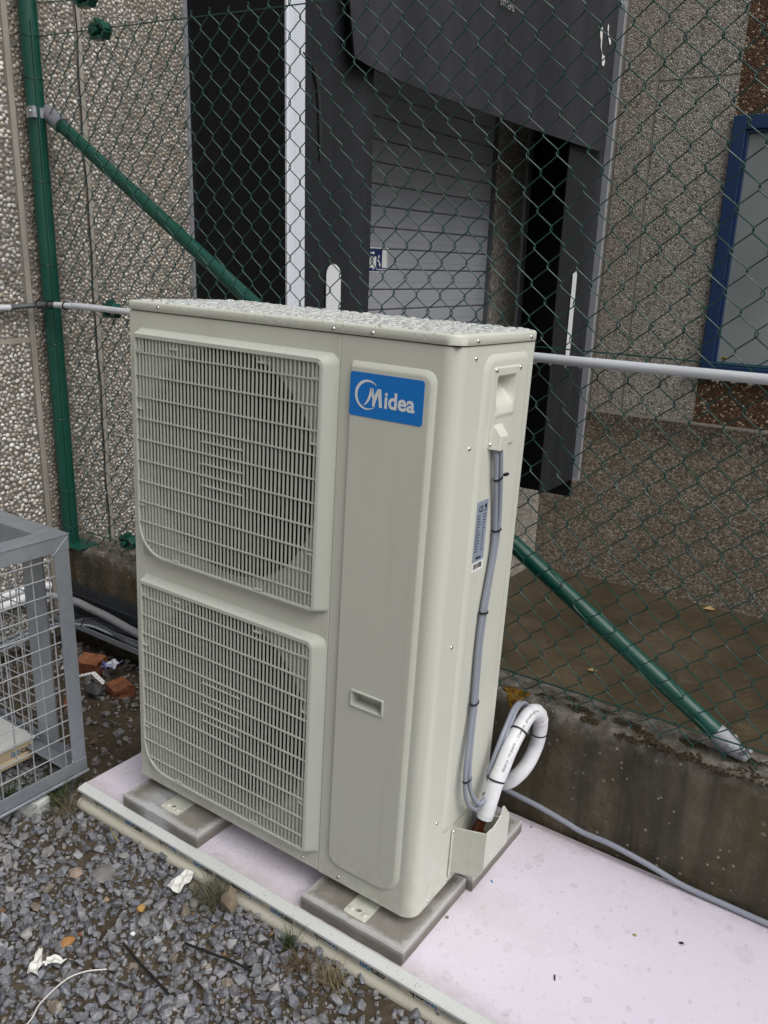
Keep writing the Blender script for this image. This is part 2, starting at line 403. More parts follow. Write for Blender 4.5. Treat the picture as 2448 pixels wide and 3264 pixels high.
def b_film(g):
    c = g.ramp(g.noise(1.6, 4), [(.3, (.715, .655, .755)), (.7, (.75, .705, .79))])
    wv = g.n('ShaderNodeVectorMath', operation='ADD'); nn = g.n('ShaderNodeTexNoise'); nn.inputs['Scale'].default_value = 30; nn.inputs['Detail'].default_value = 3
    g.l(g.coord(), nn.inputs['Vector']); sc = g.n('ShaderNodeVectorMath', operation='SCALE'); sc.inputs['Scale'].default_value = .030
    g.l(nn.outputs['Color'], sc.inputs[0]); g.l(g.mapped((1, .8, 1)), wv.inputs[0]); g.l(sc.outputs[0], wv.inputs[1])
    rough_n = None
    for scale, lim, amt in ((15, .74, .40), (38, .50, .50), (85, .58, .60)):
        v = g.vor(scale, 'F1', wv.outputs[0]); cc = g.n('ShaderNodeSeparateColor'); g.l(v.outputs['Color'], cc.inputs[0])
        rad = g.ramp(cc.outputs[0], [(lim, 0.0), (1, .42)])
        d = g.math('SUBTRACT', rad, v.outputs['Distance'])
        rim = g.ramp(d, [(0.0, 0.0), (.03, .8), (.10, .55), (.3, .42)])
        c = g.mix(g.math('MULTIPLY', g.math('MULTIPLY', rim, amt), cc.outputs[1]), c, (.38, .31, .30))
    sp = g.ramp(g.noise(170, 2), [(.69, 0.0), (.72, .5)])
    sp = g.math('MULTIPLY', sp, g.ramp(g.noise(5, 3), [(.5, 0.0), (.65, 1.0)]))
    c = g.mix(sp, c, (.14, .10, .09)); big = g.ramp(g.noise(3.2, 5, .65, None, .6), [(.50, 0.0), (.70, .32)])
    c = g.mix(big, c, (.60, .53, .50))
    s = g.sep()
    ed = g.ramp(g.math('ADD', g.math('ABSOLUTE', g.math('ADD', s[1], -.007)), g.math('MULTIPLY', g.math('SUBTRACT', g.noise(24, 6, .7), .5), .10)), [(.290, 0.0), (.345, .42)])
    c = g.mix(ed, c, (.33, .28, .24))
    gr = g.math('MULTIPLY', g.ramp(g.noise(260, 2), [(.63, 0.0), (.68, .55)]), g.ramp(g.noise(3.5, 4, .6), [(.48, 0.0), (.62, 1.0)]))
    c = g.mix(gr, c, (.22, .18, .16))
    g.col(c); g.rough(g.ramp(g.noise(9, 4), [(.35, .22), (.65, .45)])); g.bump(g.noise(9, 3), .12, .01)
FILM = mat('lilac_film', build=b_film)
RIMS = mat('panel_strip', build=lambda g: g.col(g.ramp(g.noise(4, 5), [(.3, (.52, .49, .40)), (.7, (.44, .41, .34))])), rough=.5)
RIM = mat('panel_rim', build=lambda g: (g.col(g.mix(g.ramp(g.noise(190, 2), [(.68, 0.0), (.72, .8)]), g.ramp(g.noise(4, 5), [(.3, (.66, .68, .665)), (.7, (.56, .58, .56))]), (.07, .055, .045)))), rough=.42)
FOAM = mat('panel_foam', build=lambda g: (g.col(g.mix(g.ramp(g.noise(150, 2), [(.70, 0.0), (.73, .8)]), g.ramp(g.noise(5, 5, .6, g.mapped((.4, 1, 1))), [(.3, (.60, .575, .475)), (.7, (.50, .475, .385))]), (.05, .038, .03)))), rough=.55)
WATER = mat('water_drop', (.88, .90, .90), .04, Transmission_Weight=.55, IOR=1.33)  # whitened base imitates the bright sky caught in the drops
PAPER = mat('paper_white', (.74, .74, .70), .8)
BRICK = mat('red_brick', build=lambda g: (g.col(g.ramp(g.noise(30, 5), [(.3, (.12, .042, .018)), (.55, (.27, .10, .042)), (.8, (.24, .13, .085))])), g.bump(g.noise(90, 5), .5, .004)), rough=.85)
ROCK = mat('grey_rock', build=lambda g: (g.col(g.ramp(g.noise(14, 6), [(.3, (.13, .125, .12)), (.7, (.26, .25, .24))])), g.bump(g.noise(60, 6), .5, .005)), rough=.6)
ROCKB = mat('tan_rock', build=lambda g: (g.col(g.ramp(g.noise(22, 6), [(.3, (.13, .10, .07)), (.7, (.30, .25, .18))])), g.bump(g.noise(60, 6), .5, .005)), rough=.7)
GRASSG = mat('grass_green', (.035, .065, .018), .6)
GRASSD = mat('grass_dry', (.19, .155, .085), .7)
LICHEN = mat('yellow_lichen', build=lambda g: (g.col(g.ramp(g.noise(60, 5), [(.3, (.10, .055, .006)), (.7, (.30, .17, .015))])), g.bump(g.noise(110, 5), .8, .006)), rough=.9)
MOSS = mat('moss_dark', build=lambda g: (g.col(g.ramp(g.noise(70, 5), [(.3, (.018, .012, .007)), (.55, (.05, .035, .016)), (.8, (.06, .05, .015))])), g.bump(g.noise(150, 5), .9, .006)), rough=.95)

# ================================================================== GROUND
XW = -1.30; YN = 5.64; ZP = -1.256; ZG = -0.150
def hash_noise(x, y, s):
    return (sin(x * 12.9 * s + y * 4.1) + sin(y * 9.7 * s - x * 3.3 + 1.7) + sin((x + y) * 6.1 * s + .6)) / 3
def gz(x, y):
    z = ZG + .008 * hash_noise(x, y, .8) + .004 * hash_noise(y, x, 2.3)
    if x < -.1: z += -.012 * min(1, (-.1 - x) * 1.2)
    return z
mb = MB()
xs = [-1.3 + .04 * i for i in range(90)] + [2.4, 3, 4, 6, 10, 20, 60]; ys = [-60, -20, -8, -4, -2.5] + [-1.6 + .04 * i for i in range(56)] + [.655]
nx = len(xs)
mb.add([(x, y, gz(x, y) if abs(x) < 3 and y > -2 else ZG) for y in ys for x in xs],
       [(j * nx + i, j * nx + i + 1, (j + 1) * nx + i + 1, (j + 1) * nx + i) for j in range(len(ys) - 1) for i in range(nx - 1)])
single('gravel_ground', 'damp brown soil under the crushed stone', 'ground', mb, DIRT, kind='structure', sm=60)
mb = MB().grid(lambda u, v: (-1.35 + 60 * u, .70 + 60 * v, ZP), 4, 4)
single('dock_ground', 'wet brown concrete floor of the sunken loading dock', 'ground', mb, PIT, kind='structure')

# ================================================================== WEST WALL (faces +x) with the dock door
ww = thing('pebble_dash_wall', 'pale pebble dash wall behind the green post with the grey dock door in it', 'wall', (XW, 0, ZP), kind='thing')
TOPW = 4.6
def wall_box(y0, y1, z0, z1, m=PEB_W, nm='wall_panel', xf=XW):
    part(ww, nm, MB().box(XW - .25, xf, y0, y1, z0, z1), m)
# panels round the joints (joints are recessed concrete bands)
J = .022
wall_box(-6.0, -.101, ZP, 1.102); wall_box(-6.0, -.101, 1.102 + J, TOPW)
wall_box(-.10, .59, ZP, 1.102, MORTAR); wall_box(-.10, .59, 1.102 + J, 2.74, MORTAR); wall_box(-.10, .59, 2.741, TOPW)
for a, b in ((.59 + J, .895), (.895 + J, 1.47)):
    wall_box(a, b, ZP, .16); wall_box(a, b, .161, 2.74, MORTAR); wall_box(a, b, 2.741, TOPW)
wall_box(1.475, 1.95, ZP, TOPW); wall_box(1.952, 4.397, ZP, .0); wall_box(1.952, 4.397, 2.95, TOPW); wall_box(4.398, YN, ZP, TOPW)
part(ww, 'joint', MB().box(XW - .2, XW + .004, .59, .59 + J, ZP, TOPW), GROOVE)
part(ww, 'joint', MB().box(XW - .2, XW + .004, .895, .895 + J, ZP, TOPW), GROOVE)
part(ww, 'joint', MB().box(XW - .2, XW + .003, -6, .589, 1.102, 1.102 + J), GROOVE)
cr = [(XW + .008, .893 + .003 * sin(z * 9) + .002 * sin(z * 23), z) for z in np.arange(.1, 2.6, .05)]
part(ww, 'crack', MB().tube(cr, .0026, 5), INK)
# pebbles, pressed into the panels as real stones
def ico(sub):
    bm = bmesh.new(); bmesh.ops.create_icosphere(bm, subdivisions=sub, radius=1)
    v = np.array([p.co[:] for p in bm.verts]); f = np.array([[q.index for q in t.verts] for t in bm.faces]); bm.free(); return v, f
IV, IF = ico(2)
def half_ico():
    keep = [i for i in range(len(IV)) if IV[i][2] > -.35]; mp = {k: i for i, k in enumerate(keep)}
    f = [[mp[i] for i in t] for t in IF if all(i in mp for i in t)]
    return IV[keep], np.array(f)
HV, HF = half_ico()
HV1, HF1 = ico(1)
def scatter_pebbles(y0, y1, z0, z1, n_try, rmin, rmax, seed):
    rs = np.random.RandomState(seed); cell = rmax * 2; grid = {}; out = []
    for k in range(n_try):
        fr = k / n_try
        r = rmin + (rmax - rmin) * max(0, 1 - fr) ** 1.1 * (.7 + .3 * rs.rand())
        y = y0 + r + rs.rand() * max(1e-6, (y1 - y0 - 2 * r)); z = z0 + rs.rand() * (z1 - z0)
        ci, cj = int(y / cell), int(z / cell); ok = True
        for i in range(ci - 1, ci + 2):
            for j in range(cj - 1, cj + 2):
                for (a, b, q) in grid.get((i, j), ()):
                    if (a - y) ** 2 + (b - z) ** 2 < (.93 * (q + r)) ** 2: ok = False; break
                if not ok: break
            if not ok: break
        if ok:
            grid.setdefault((ci, cj), []).append((y, z, r)); out.append((y, z, r))
    return out
PCOL = [(.56, .53, .49), (.66, .64, .61), (.46, .43, .395), (.42, .365, .31), (.72, .70, .68), (.34, .32, .31), (.52, .50, .485), (.43, .37, .29), (.20, .19, .185), (.62, .585, .54), (.68, .66, .635), (.30, .28, .265), (.58, .56, .55), (.40, .37, .35)]
def pebbles_mesh(name, pts, seed, tone=None):
    rs = np.random.RandomState(seed); V = []; F = []; C = []; n0 = 0
    for (y, z, r) in pts:
        ang = rs.rand() * pi; a = r * (1.0 + .28 * rs.rand()); b = r * (.80 + .2 * rs.rand()); h = r * (.48 + .38 * rs.rand())
        p = HV.copy(); d = rs.randn(3) * .10; p = p * (1 + (p @ d)[:, None] * .9 + .09 * np.sin(p @ (rs.randn(3) * 2.4))[:, None])
        u = p[:, 0] * a; v = p[:, 1] * b; x = p[:, 2] * h
        yy = y + u * cos(ang) - v * sin(ang); zz = z + u * sin(ang) + v * cos(ang)
        tl = rs.randn(2) * .12
        V.append(np.stack([XW - .0015 + x + u * tl[0] + v * tl[1], yy, zz], 1)); F.append(HF + n0); n0 += len(HV)
        c = np.array(PCOL[rs.randint(len(PCOL))]) * (.84 + .34 * rs.rand()) * np.array((.985, 1.0, 1.01)) * (1 - .30 * max(0, sin(y * 7 + 2.1 * sin(z * 1.7)) * sin(z * 2.3 + y * 3)))
        if tone: c = c * np.array(tone(y, z))
        C.append(np.tile(np.append(c, 1), (len(HV), 1)))
    V = np.concatenate(V) - np.array([XW, 0, ZP]); F = np.concatenate(F); C = np.concatenate(C)
    me = bpy.data.meshes.new(name); me.from_pydata(V.tolist(), [], F.tolist())
    ca = me.color_attributes.new('Col', 'FLOAT_COLOR', 'POINT'); ca.data.foreach_set('color', C.astype('f').ravel())
    for p in me.polygons: p.use_smooth = True
    return me
def ptone(y, z):
    if .61 < y < .76: return (.62, .57, .51)
    if y < .59: return (1.10, 1.08, 1.05)
    if y > 1.2: return (.88, .84, .78)
    return (.94, .91, .87)
P = []
P += scatter_pebbles(-.10, .588, -.2, 1.100, 31000, .0042, .0100, 1)
P += scatter_pebbles(-.10, .588, 1.126, 2.74, 38000, .0042, .0100, 2)
P += scatter_pebbles(.614, .893, .165, 2.735, 34000, .0038, .0090, 3)
P += scatter_pebbles(.919, 1.468, .165, 2.735, 55000, .0036, .0086, 4)
o = part(ww, 'pebble', pebbles_mesh('pebble', P, 5, ptone), PEBBLE, kind='stuff')
# dock door: sectional slats in the opening
door = part(ww, 'door', MB().box(XW - .20, XW - .065, 1.953, 4.395, 0.002, 2.948), DOOR)
for k in range(24):
    z0 = .0747 + .1217 * k
    if z0 > 2.82: break
    mb = MB(); zz = [(0, -.004), (.006, 0), (.040, .0), (.044, .0015), (.111, .0015), (.1155, 0)]
    v = []; xb = XW - .035
    prof = [(xb - .026, z0 + .001)] + [(xb + dx, z0 + .001 + dz) for dz, dx in zz] + [(xb - .026, z0 + .1168)]
    mb.prism(prof, lambda a, b, d: (a, d, b), 1.956, 4.366)
    part(door, 'door_slat', mb, DOOR)
part(door, 'guide_rail', MB().box(XW - .06, XW - .012, 4.367, 4.395, .003, 2.947), SLEEVE)
part(ww, 'flashing', MB().box(XW - .01, XW + .022, 4.835, 4.912, -.19, 2.9), ALU, bv=.002)
part(ww, 'roof', MB().box(XW - .30, XW + .03, -6, YN, TOPW + .002, TOPW + .06), GROOVE)

# ================================================================== NORTH WALL (faces -y) with window
nw = thing('plinth_wall', 'grey pebble dash wall with brown panels and dark plinth beyond the dock', 'wall', (XW, YN, ZP), kind='thing')
ZPL = .262
part(nw, 'plinth', MB().box(XW, 14, YN - .012, YN + .25, ZP, ZPL), PEB_P)
part(nw, 'ledge', MB().box(XW, 14, YN - .004, YN + .25, ZPL + .001, ZPL + .020), GROOVE)
def npan(x0, x1, z0, z1, m, nm='wall_panel'): part(nw, nm, MB().box(x0, x1, YN, YN + .25, z0, z1), m)
zb = ZPL + .021; jx = ((-.93, -.905), (-.645, -.617))
npan(XW, jx[0][0], zb, TOPW, PEB_N); npan(jx[0][1], jx[1][0], zb, TOPW, PEB_N)
npan(jx[1][1], -.022, zb, 2.838, PEB_N); npan(jx[1][1], -.022, 2.862, TOPW, PEB_N)
for a, b in jx: part(nw, 'joint', MB().box(a, b, YN + .006, YN + .2, zb, TOPW), GROOVE)
part(nw, 'joint', MB().box(jx[1][1], -.022, YN + .005, YN + .2, 2.838, 2.862), GROOVE)
part(nw, 'brown_panel', MB().box(-.020, 2.2, YN + .004, YN + .25, zb, .66), PEB_B)
part(nw, 'brown_panel', MB().box(-.020, 2.2, YN + .004, YN + .25, 2.580, TOPW), PEB_B)
npan(2.2, 14, zb, TOPW, PEB_N)
win = part(nw, 'window', MB().box(-.018, .078, YN - .03, YN + .10, .715, 2.575).box(.078, 2.1, YN - .03, YN + .10, 2.475, 2.575).box(.078, 2.1, YN - .03, YN + .10, .715, .758).box(2.1, 2.2, YN - .03, YN + .10, .715, 2.575), FRAMEB, bv=.006)
part(win, 'inner_frame', MB().box(.079, .100, YN - .012, YN + .06, .759, 2.474).box(.100, 2.099, YN - .012, YN + .06, 2.450, 2.474).box(.100, 2.099, YN - .012, YN + .06, .759, .782), FRAMEB, bv=.004)
part(win, 'pane', MB().box(.101, 2.09, YN + .01, YN + .03, .783, 2.449), GLASS)
part(win, 'sill', MB().box(-.06, 2.25, YN - .05, YN + .08, .662, .712), mat('sill_shade', (.035, .036, .038), .5), bv=.004)  # near-black colour puts the shadow below the window into the sill
mb = MB(); mb.prism([(.150 + .026 * cos(t), .812 + .012 * sin(t)) for t in np.linspace(0, 2 * pi, 16)[:-1]], lambda a, b, d: (a, d, b), YN + .0075, YN + .009)
st = part(win, 'sticker', mb, mat('sticker_yellow', (.45, .33, .02), .5))
part(st, 'print', MB().box(.138, .162, YN + .006, YN + .0072, .806, .818), INK)

# ================================================================== DOCK SHELTER
XF = -.706; SY0, SY1, SZ0, SZ1 = 1.443, 4.965, -.19, 3.24
sh = thing('dock_shelter', 'black rubber dock shelter with white edge profile round the grey door', 'dock shelter', (XW, 3.2, -.19))
def wavy_side(u, v):
    x = XW + .02 + u * (XF - .016 - XW - .02); z = SZ0 + v * (SZ1 - SZ0)
    return (x, SY0 + .006 + .010 * sin(u * pi) * sin(v * 9 + u * 4), z)
part(sh, 'side_sheet', MB().grid(wavy_side, 14, 30).grid(lambda u, v: (XW + .02 + u * (XF - .016 - XW - .02), SY0 + .03, SZ0 + v * (SZ1 - SZ0)), 1, 1), RUBBER2, sm=60)
part(sh, 'side_sheet', MB().box(XW + .0, XF - .03, SY1 - .03, SY1 - .01, -.34, SZ1), RUBBER2)
part(sh, 'top_sheet', MB().box(XW + .001, XF - .02, SY0 + .03, SY1 - .031, SZ1 - .03, SZ1), RUBBER2)
part(sh, 'wall_strip', MB().box(XW + .001, XW + .019, SY0 - .006, SY0 + .010, SZ0, SZ1), ALU)
# near corner profile: three facets
pf = [(XF - .014, SY0 + .000), (XF - .004, SY0 - .001), (XF + .001, SY0 + .010), (XF + .004, SY0 + .038), (XF + .002, SY0 + .046), (XF + .002, SY0 + .106), (XF - .015, SY0 + .106)]
part(sh, 'edge_profile', MB().prism(pf, lambda a, b, d: (a, b, d), SZ0, SZ1 - .54 + .54), ALUW, label='white aluminium near edge profile')
pf = [(XF - .02, SY1 - .002), (XF + .030, SY1), (XF + .036, SY1 - .010), (XF + .036, SY1 - .046), (XF - .02, SY1 - .046)]
part(sh, 'edge_profile', MB().prism(pf, lambda a, b, d: (a, b, d), SZ0 + .0, SZ1), ALU)
part(sh, 'edge_profile', MB().box(XF - .02, XF + .008, SY1 - .36, SY1 - .043, SZ1 - .012, SZ1 + .03), ALU)
def curt(y0, y1, z0, z1, amp, x0, th=.006, ny=12, nz=24, ed=None):
    def fn(off):
        return lambda u, v: (x0 + off + amp * sin(u * 5 + v * 3) * .5 + amp * .5 * sin(v * 11 + u * 2), y0 + u * (y1 - y0) + (ed(u, v) if ed else 0), z0 + v * (z1 - z0))
    return MB().grid(fn(0), ny, nz).grid(fn(-th), ny, nz)
part(sh, 'side_curtain', curt(SY0 + .107, 2.045, -.10, SZ1 - .05, .006, XF - .012), RUBBER3, sm=60)
part(sh, 'side_curtain', curt(4.285, SY1 - .043, -.185, SZ1 - .05, .004, XF - .012), RUBBER3, sm=60)
def flap(off):
    def fn(u, v):
        y = 1.80 + u * (SY1 - .155 - 1.80); z = 2.252 + v * (SZ1 - .03 - 2.252)
        y -= (1 - u) ** 8 * .055 * v * 1.5
        curl = (1 - u) ** 10 * (1 - v) ** 3
        return (XF + .030 + off + .035 * curl + .006 * sin(u * 7 + v * 2), y, z + .03 * curl)
    return fn
part(sh, 'top_flap', MB().grid(flap(0), 30, 12).grid(flap(-.008), 30, 12), RUBBER, sm=60)
mb = MB(); xt = XF + .0415
put_text(mb, 'SYSTEMS', lambda a, b: (xt, 3.104 + a * .160, 2.790 + b * .034)); put_text(mb, 'LOADING', lambda a, b: (xt, 3.104 + a * .160, 2.846 + b * .034))
part(sh, 'lettering', mb, mat('print_grey', (.36, .36, .37), .6))
def stripe(y0, y1, z0, z1, x):
    r = (y1 - y0) / 2; pl = [(y0 + r + r * cos(t), z0 + r + r * sin(t)) for t in np.linspace(pi, 2 * pi, 9)] + [(y0 + r + r * cos(t), z1 - r + r * sin(t)) for t in np.linspace(0, pi, 9)]
    return MB().prism(pl, lambda a, b, d: (d, a, b), x, x + .003)
part(sh, 'guide_stripe', stripe(1.706, 1.811, -.05, 1.436, XF - .004), mat('stripe_white', (.66, .68, .68), .5))
part(sh, 'guide_stripe', stripe(4.528, 4.602, .815, 1.440, XF - .006), MATS['stripe_white'])
part(sh, 'strap', MB().tube([(XF - .002, y, z) for y, z in ((1.535, 2.255), (1.58, 2.24), (1.61, 2.21), (1.635, 2.15), (1.648, 2.07), (1.654, 1.95), (1.656, 1.86))], [.006, .009, .011, .011, .010, .008, .004], 8), INK, sm=60)  # black crescent painting in the shadow of a curtain fold
sm = lambda pts: MB().prism(pts, lambda a, b, d: (d, a, b), XF + .040, XF + .042)
part(sh, 'paint_smear', sm([(4.500, 2.99), (4.535, 2.992), (4.545, 2.93), (4.548, 2.87), (4.575, 2.84), (4.62, 2.835), (4.63, 2.80), (4.615, 2.775), (4.585, 2.775), (4.575, 2.80), (4.572, 2.84), (4.535, 2.87), (4.525, 2.915), (4.505, 2.935)]), WHITE)
part(sh, 'paint_smear', sm([(4.628, 3.035), (4.645, 3.02), (4.64, 2.985), (4.668, 2.965), (4.700, 2.945), (4.702, 2.925), (4.68, 2.92), (4.645, 2.965), (4.622, 3.0)]), WHITE)

# sign stuck to the door
sx = XW - .0325
sg = thing('loading_sign', 'small navy and white pictogram sign of a truck stuck on the grey dock door', 'sign', (sx, 2.9880, 1.39))
q = lambda pts, x: MB().prism(pts, lambda a, b, d: (d, a, b), x, x + .0012)
bx = lambda y0, y1, z0, z1, x: MB().box(x, x + .0012, y0, y1, z0, z1)
part(sg, 'board', bx(2.7980, 3.0840, 1.394, 1.539, sx), WHITE)
part(sg, 'field', bx(2.8040, 3.0770, 1.400, 1.532, sx + .0014), NAVY)
part(sg, 'pictogram', q(rrect(3.0160, 3.0690, 1.421, 1.526, (.002, .002, .008, .008), 4), sx + .0028), WHITE)
part(sg, 'pictogram', bx(2.8680, 2.9540, 1.421, 1.486, sx + .0028), WHITE)
part(sg, 'pictogram', q([(2.8930, 1.502), (2.9230, 1.502), (2.9230, 1.494), (2.9380, 1.5065), (2.9230, 1.519), (2.9230, 1.511), (2.8930, 1.511)], sx + .0028), WHITE)
part(sg, 'pictogram', q([(2.9640, 1.470), (2.9660, 1.463), (2.9780, 1.455), (2.9860, 1.443), (2.9790, 1.443), (2.9920, 1.424), (3.0040, 1.443), (2.9950, 1.443), (2.9900, 1.458), (2.9780, 1.467)], sx + .0028), WHITE)
part(sg, 'pictogram', bx(2.9580, 3.0630, 1.408, 1.413, sx + .0028), WHITE)
mb = MB(); put_text(mb, '1', lambda a, b: (sx + .0032, 2.9760 + a * .012, 1.474 + b * .020)); part(sg, 'lettering', mb, WHITE)
mb = MB().tube([(sx + .004, 2.9260 + .009 * cos(t), 1.419 + .009 * sin(t)) for t in np.linspace(0, 2 * pi, 13)[:-1]], .0025, 5, closed=True); part(sg, 'pictogram', mb, WHITE)

# ================================================================== LOW RETAINING WALL
lw = MB()
def lwf(u, v):
    return None
NX = 150; prof0 = [(.645, -1.2), (.645, -.3), (.645, -.16), (.645, -.06), (.645, .04), (.645, .12), (.645, .19), (.646, .232), (.649, .250), (.656, .262), (.675, .266), (.70, .266), (.74, .265), (.775, .262), (.788, .254), (.792, .235), (.792, -1.2)]
rows = []
for i in range(NX + 1):
    x = XW + .001 + (6 - XW) * (i / NX) ** 1.5 if i else XW + .001
    row = []
    for j, (y, z) in enumerate(prof0):
        k = 1 if .2 < z else .35
        n = .004 * hash_noise(x * 3.1, z * 7 + j, 1.9) * k + .003 * hash_noise(x * 9, j * 2.1, 2.7) * k
        ch = .010 * max(0, hash_noise(x * 5, 3.3, 2.2) - .25) if 7 <= j <= 9 else 0
        row.append((x, y + n + ch, z + n * (1 if z > .2 else 0) - ch))
    rows.append(row)
m_ = len(prof0)
lw.add([p for r in rows for p in r], [(i * m_ + j, i * m_ + j + 1, (i + 1) * m_ + j + 1, (i + 1) * m_ + j) for i in range(NX) for j in range(m_ - 1)])
lw.f.append(tuple(range(m_)))
single('retaining_wall', 'low dark mossy concrete wall carrying the green wire fence', 'wall', lw, LOWC, (0, .72, 0), sm=50, kind='thing')
def clump(mb, c, r, h, seed, n=60):
    n = n * 5
    rs = np.random.RandomState(seed)
    for k in range(n):
        a = rs.rand() * 2 * pi; d = r * sqrt(rs.rand()); s = .0016 + .0040 * rs.rand()
        p = HV1 * np.array([s, s, s * .75]) * (1 + .25 * rs.randn(len(HV1), 1))
        p = p + np.array([c[0] + d * cos(a) * 1.3, c[1] + d * sin(a) * .55, c[2] + h * (1 - (d / r) ** 2) * rs.rand()])
        mb.add(p.tolist(), HF1.tolist())
mb = MB(); k = 0
for (x, y, z, r) in [(.93, .70, .262, .03), (.99, .73, .262, .03), (1.04, .69, .264, .035), (1.10, .72, .262, .03), (1.16, .70, .264, .04), (1.22, .68, .262, .03), (1.27, .662, .258, .035), (1.31, .66, .254, .04), (1.36, .665, .255, .035), (1.42, .66, .252, .045), (1.47, .68, .26, .045), (1.53, .665, .255, .05), (1.60, .68, .258, .05), (1.7, .70, .26, .05), (1.85, .68, .26, .05), (1.19, .655, .252, .03), (1.34, .71, .264, .03), (1.48, .72, .262, .035), (1.08, .66, .262, .02)]:
    clump(mb, (x, y, z), r, .008, 40 + k, 34); k += 1
single('moss', 'dark moss cushions growing along the top of the low wall', 'moss', mb, MOSS, (1.2, .68, .26), kind='stuff', sm=60)
mb = MB()
rs = np.random.RandomState(3)
for k in range(420):
    a = rs.rand() * 2 * pi; d = .040 * sqrt(rs.rand()) * (.75 + .3 * sin(a * 3)); s = .0018 + .0035 * rs.rand()
    zz = .262 + d * sin(a) * 1.0; yy = .648 if zz < .255 else .652 + (zz - .255)
    p = HV1 * s * np.array([1, .5, 1]) * (1 + .2 * rs.randn(len(HV1), 1)) + np.array([.852 + d * cos(a), min(yy, .70), min(zz, .268)]); mb.add(p.tolist(), HF1.tolist())
single('lichen', 'patch of ochre yellow lichen on the wall edge beside the white unit', 'lichen', mb, LICHEN, (.852, .65, .26), kind='stuff', sm=60)

# ================================================================== FENCE
FY = .668; PX, PZ = .0390, .0436
fn_ = thing('chain_link_fence', 'green chain link fence with a post and a long diagonal brace on the low wall', 'fence', (-1.25, .665, .262))
def ctop(x): return 2.187 - .045 * (x + 1.2)
part(fn_, 'post', MB().tube([(-1.25, .665, .26), (-1.25, .665, 1.2), (-1.252, .665, 2.7)], .033, 20), GREEN, sm=40)
part(fn_, 'post_cap', MB().dome((-1.252, .665, 2.70), .035, .02, n=16), BLACK, sm=50)
part(fn_, 'base_plate', MB().box(-1.292, -1.13, .615, .715, .262, .271), GREEN, bv=.002)
part(fn_, 'tension_rod', MB().tube([(-1.213, .652, .272), (-1.213, .650, 2.235)], .005, 8), GREEN, sm=50)
br0, br1 = Vector((-1.215, .70, 1.932)), Vector((1.462, .715, .275)); bd = (br1 - br0).normalized()
part(fn_, 'brace', MB().tube([br0 + bd * .06, br1 - bd * .07], .0235, 18), GREEN, sm=40)
fit = part(fn_, 'brace_end', MB().tube([br1 - bd * .085, br1 - bd * .08, br1 - bd * .03, br1 - bd * .01, br1 + bd * .012], [.0245, .0252, .0248, .019, .011], 14), ZINC, sm=40)
part(fit, 'bolt', MB().tube([br1 - bd * .035 + Vector((0, -.035, .010)), br1 - bd * .035 + Vector((0, .035, .010))], .006, 8).tube([br1 + bd * .0 + Vector((.0, -.02, .018)), br1 + bd * .0 + Vector((.02, -.03, .040))], .006, 8), ZINC, sm=40)
cl = part(fn_, 'brace_collar', MB().tube([br0 - bd * .045, br0 - bd * .02, br0 + bd * .02, br0 + bd * .075], [.020, .029, .031, .029], 16), mat('collar_grey', (.20, .20, .23), .55), sm=40)
part(fn_, 'clamp', MB().tube([(-1.25, .665, 1.918), (-1.25, .665, 1.952)], .0352, 20).box(-1.235, -1.205, .622, .634, 1.916, 1.954), ZINC, sm=40)
part(fn_, 'clamp_bolt', MB().dome((-1.222, .621, 1.936), .0075, .006, (0, -1, 0), 8, 2), SCREW, sm=50)
# mesh wires: flattened spirals, each a part; two of them (even, odd) share their meshes
def wire_mesh(nh, flip, zb, zt):
    P = []; a = PX / 2
    for k in range(nh + 1):
        s = 1 if (k % 2 == 0) != flip else -1
        z = zt - k * PZ
        ty, by = (.0034, -.0034) if s > 0 else (-.0034, .0034)     # right turns go back, left turns come forward
        f_ = -.0032; b_ = .0032
        if s > 0: seq = [(f_, .0062), (0, 0), (b_, -.0062)]          # "\" in front arrives at the right turn, leaves behind
        else: seq = [(b_, .0062), (0, 0), (f_, -.0062)]
        for q, (y, dz) in enumerate(seq):
            P.append((s * (a + (.0026 if q == 1 else .0006)), y, z + dz))
    # ends hooked
    return MB().tube(P, .00165, 6).mesh('mesh_wire', (0, 0, 0), fix=False)
NH = 43; ZT = 2.016 + 4 * PZ
me_a = wire_mesh(NH, False, 0, 0); me_b = wire_mesh(NH, True, 0, 0)
for me in (me_a, me_b): smooth(me, 60); me.materials.append(GWIRE)
frs = random.Random(4)
for i in range(-31, 62):
    # wire i has its left turns at knot i and its right turns at knot i+1
    xk = .0215 + PX * i
    me = me_b if i % 2 else me_a
    o = bpy.data.objects.new('mesh_wire', me); COL.objects.link(o); o.parent = fn_
    xm = xk + PX / 2; lift = .034 * max(0, -xm) - .004 * max(0, xm)
    zt = 2.016 + 3 * PZ + lift
    o.location = Vector((xm + frs.uniform(-.0012, .0012), FY + .006 * sin(xm * 4 + 1), zt + frs.uniform(-.0018, .0018))) - ROOT[fn_.name]
    o.scale = (1, 1, (zt - .281) / (NH * PZ))
    o.rotation_euler = (0, radians(frs.uniform(-.10, .10)), 0)
part(fn_, 'tension_wire', MB().tube([(x, FY, ctop(x) - .002) for x in np.linspace(-1.215, 2.45, 20)], .0019, 6), GWIRE, sm=60)
part(fn_, 'tension_wire', MB().tube([(x, FY - .002, .334 - .008 * sin((x + 1.2) * 1.0)) for x in np.linspace(-1.215, 2.45, 20)], .0022, 6), GWIRE, sm=60)
part(fn_, 'tension_wire', MB().tube([(x, FY - .003, 1.247 + .004 * sin(x * 2)) for x in np.linspace(-1.215, 2.45, 20)], .0019, 6), GWIRE, sm=60)
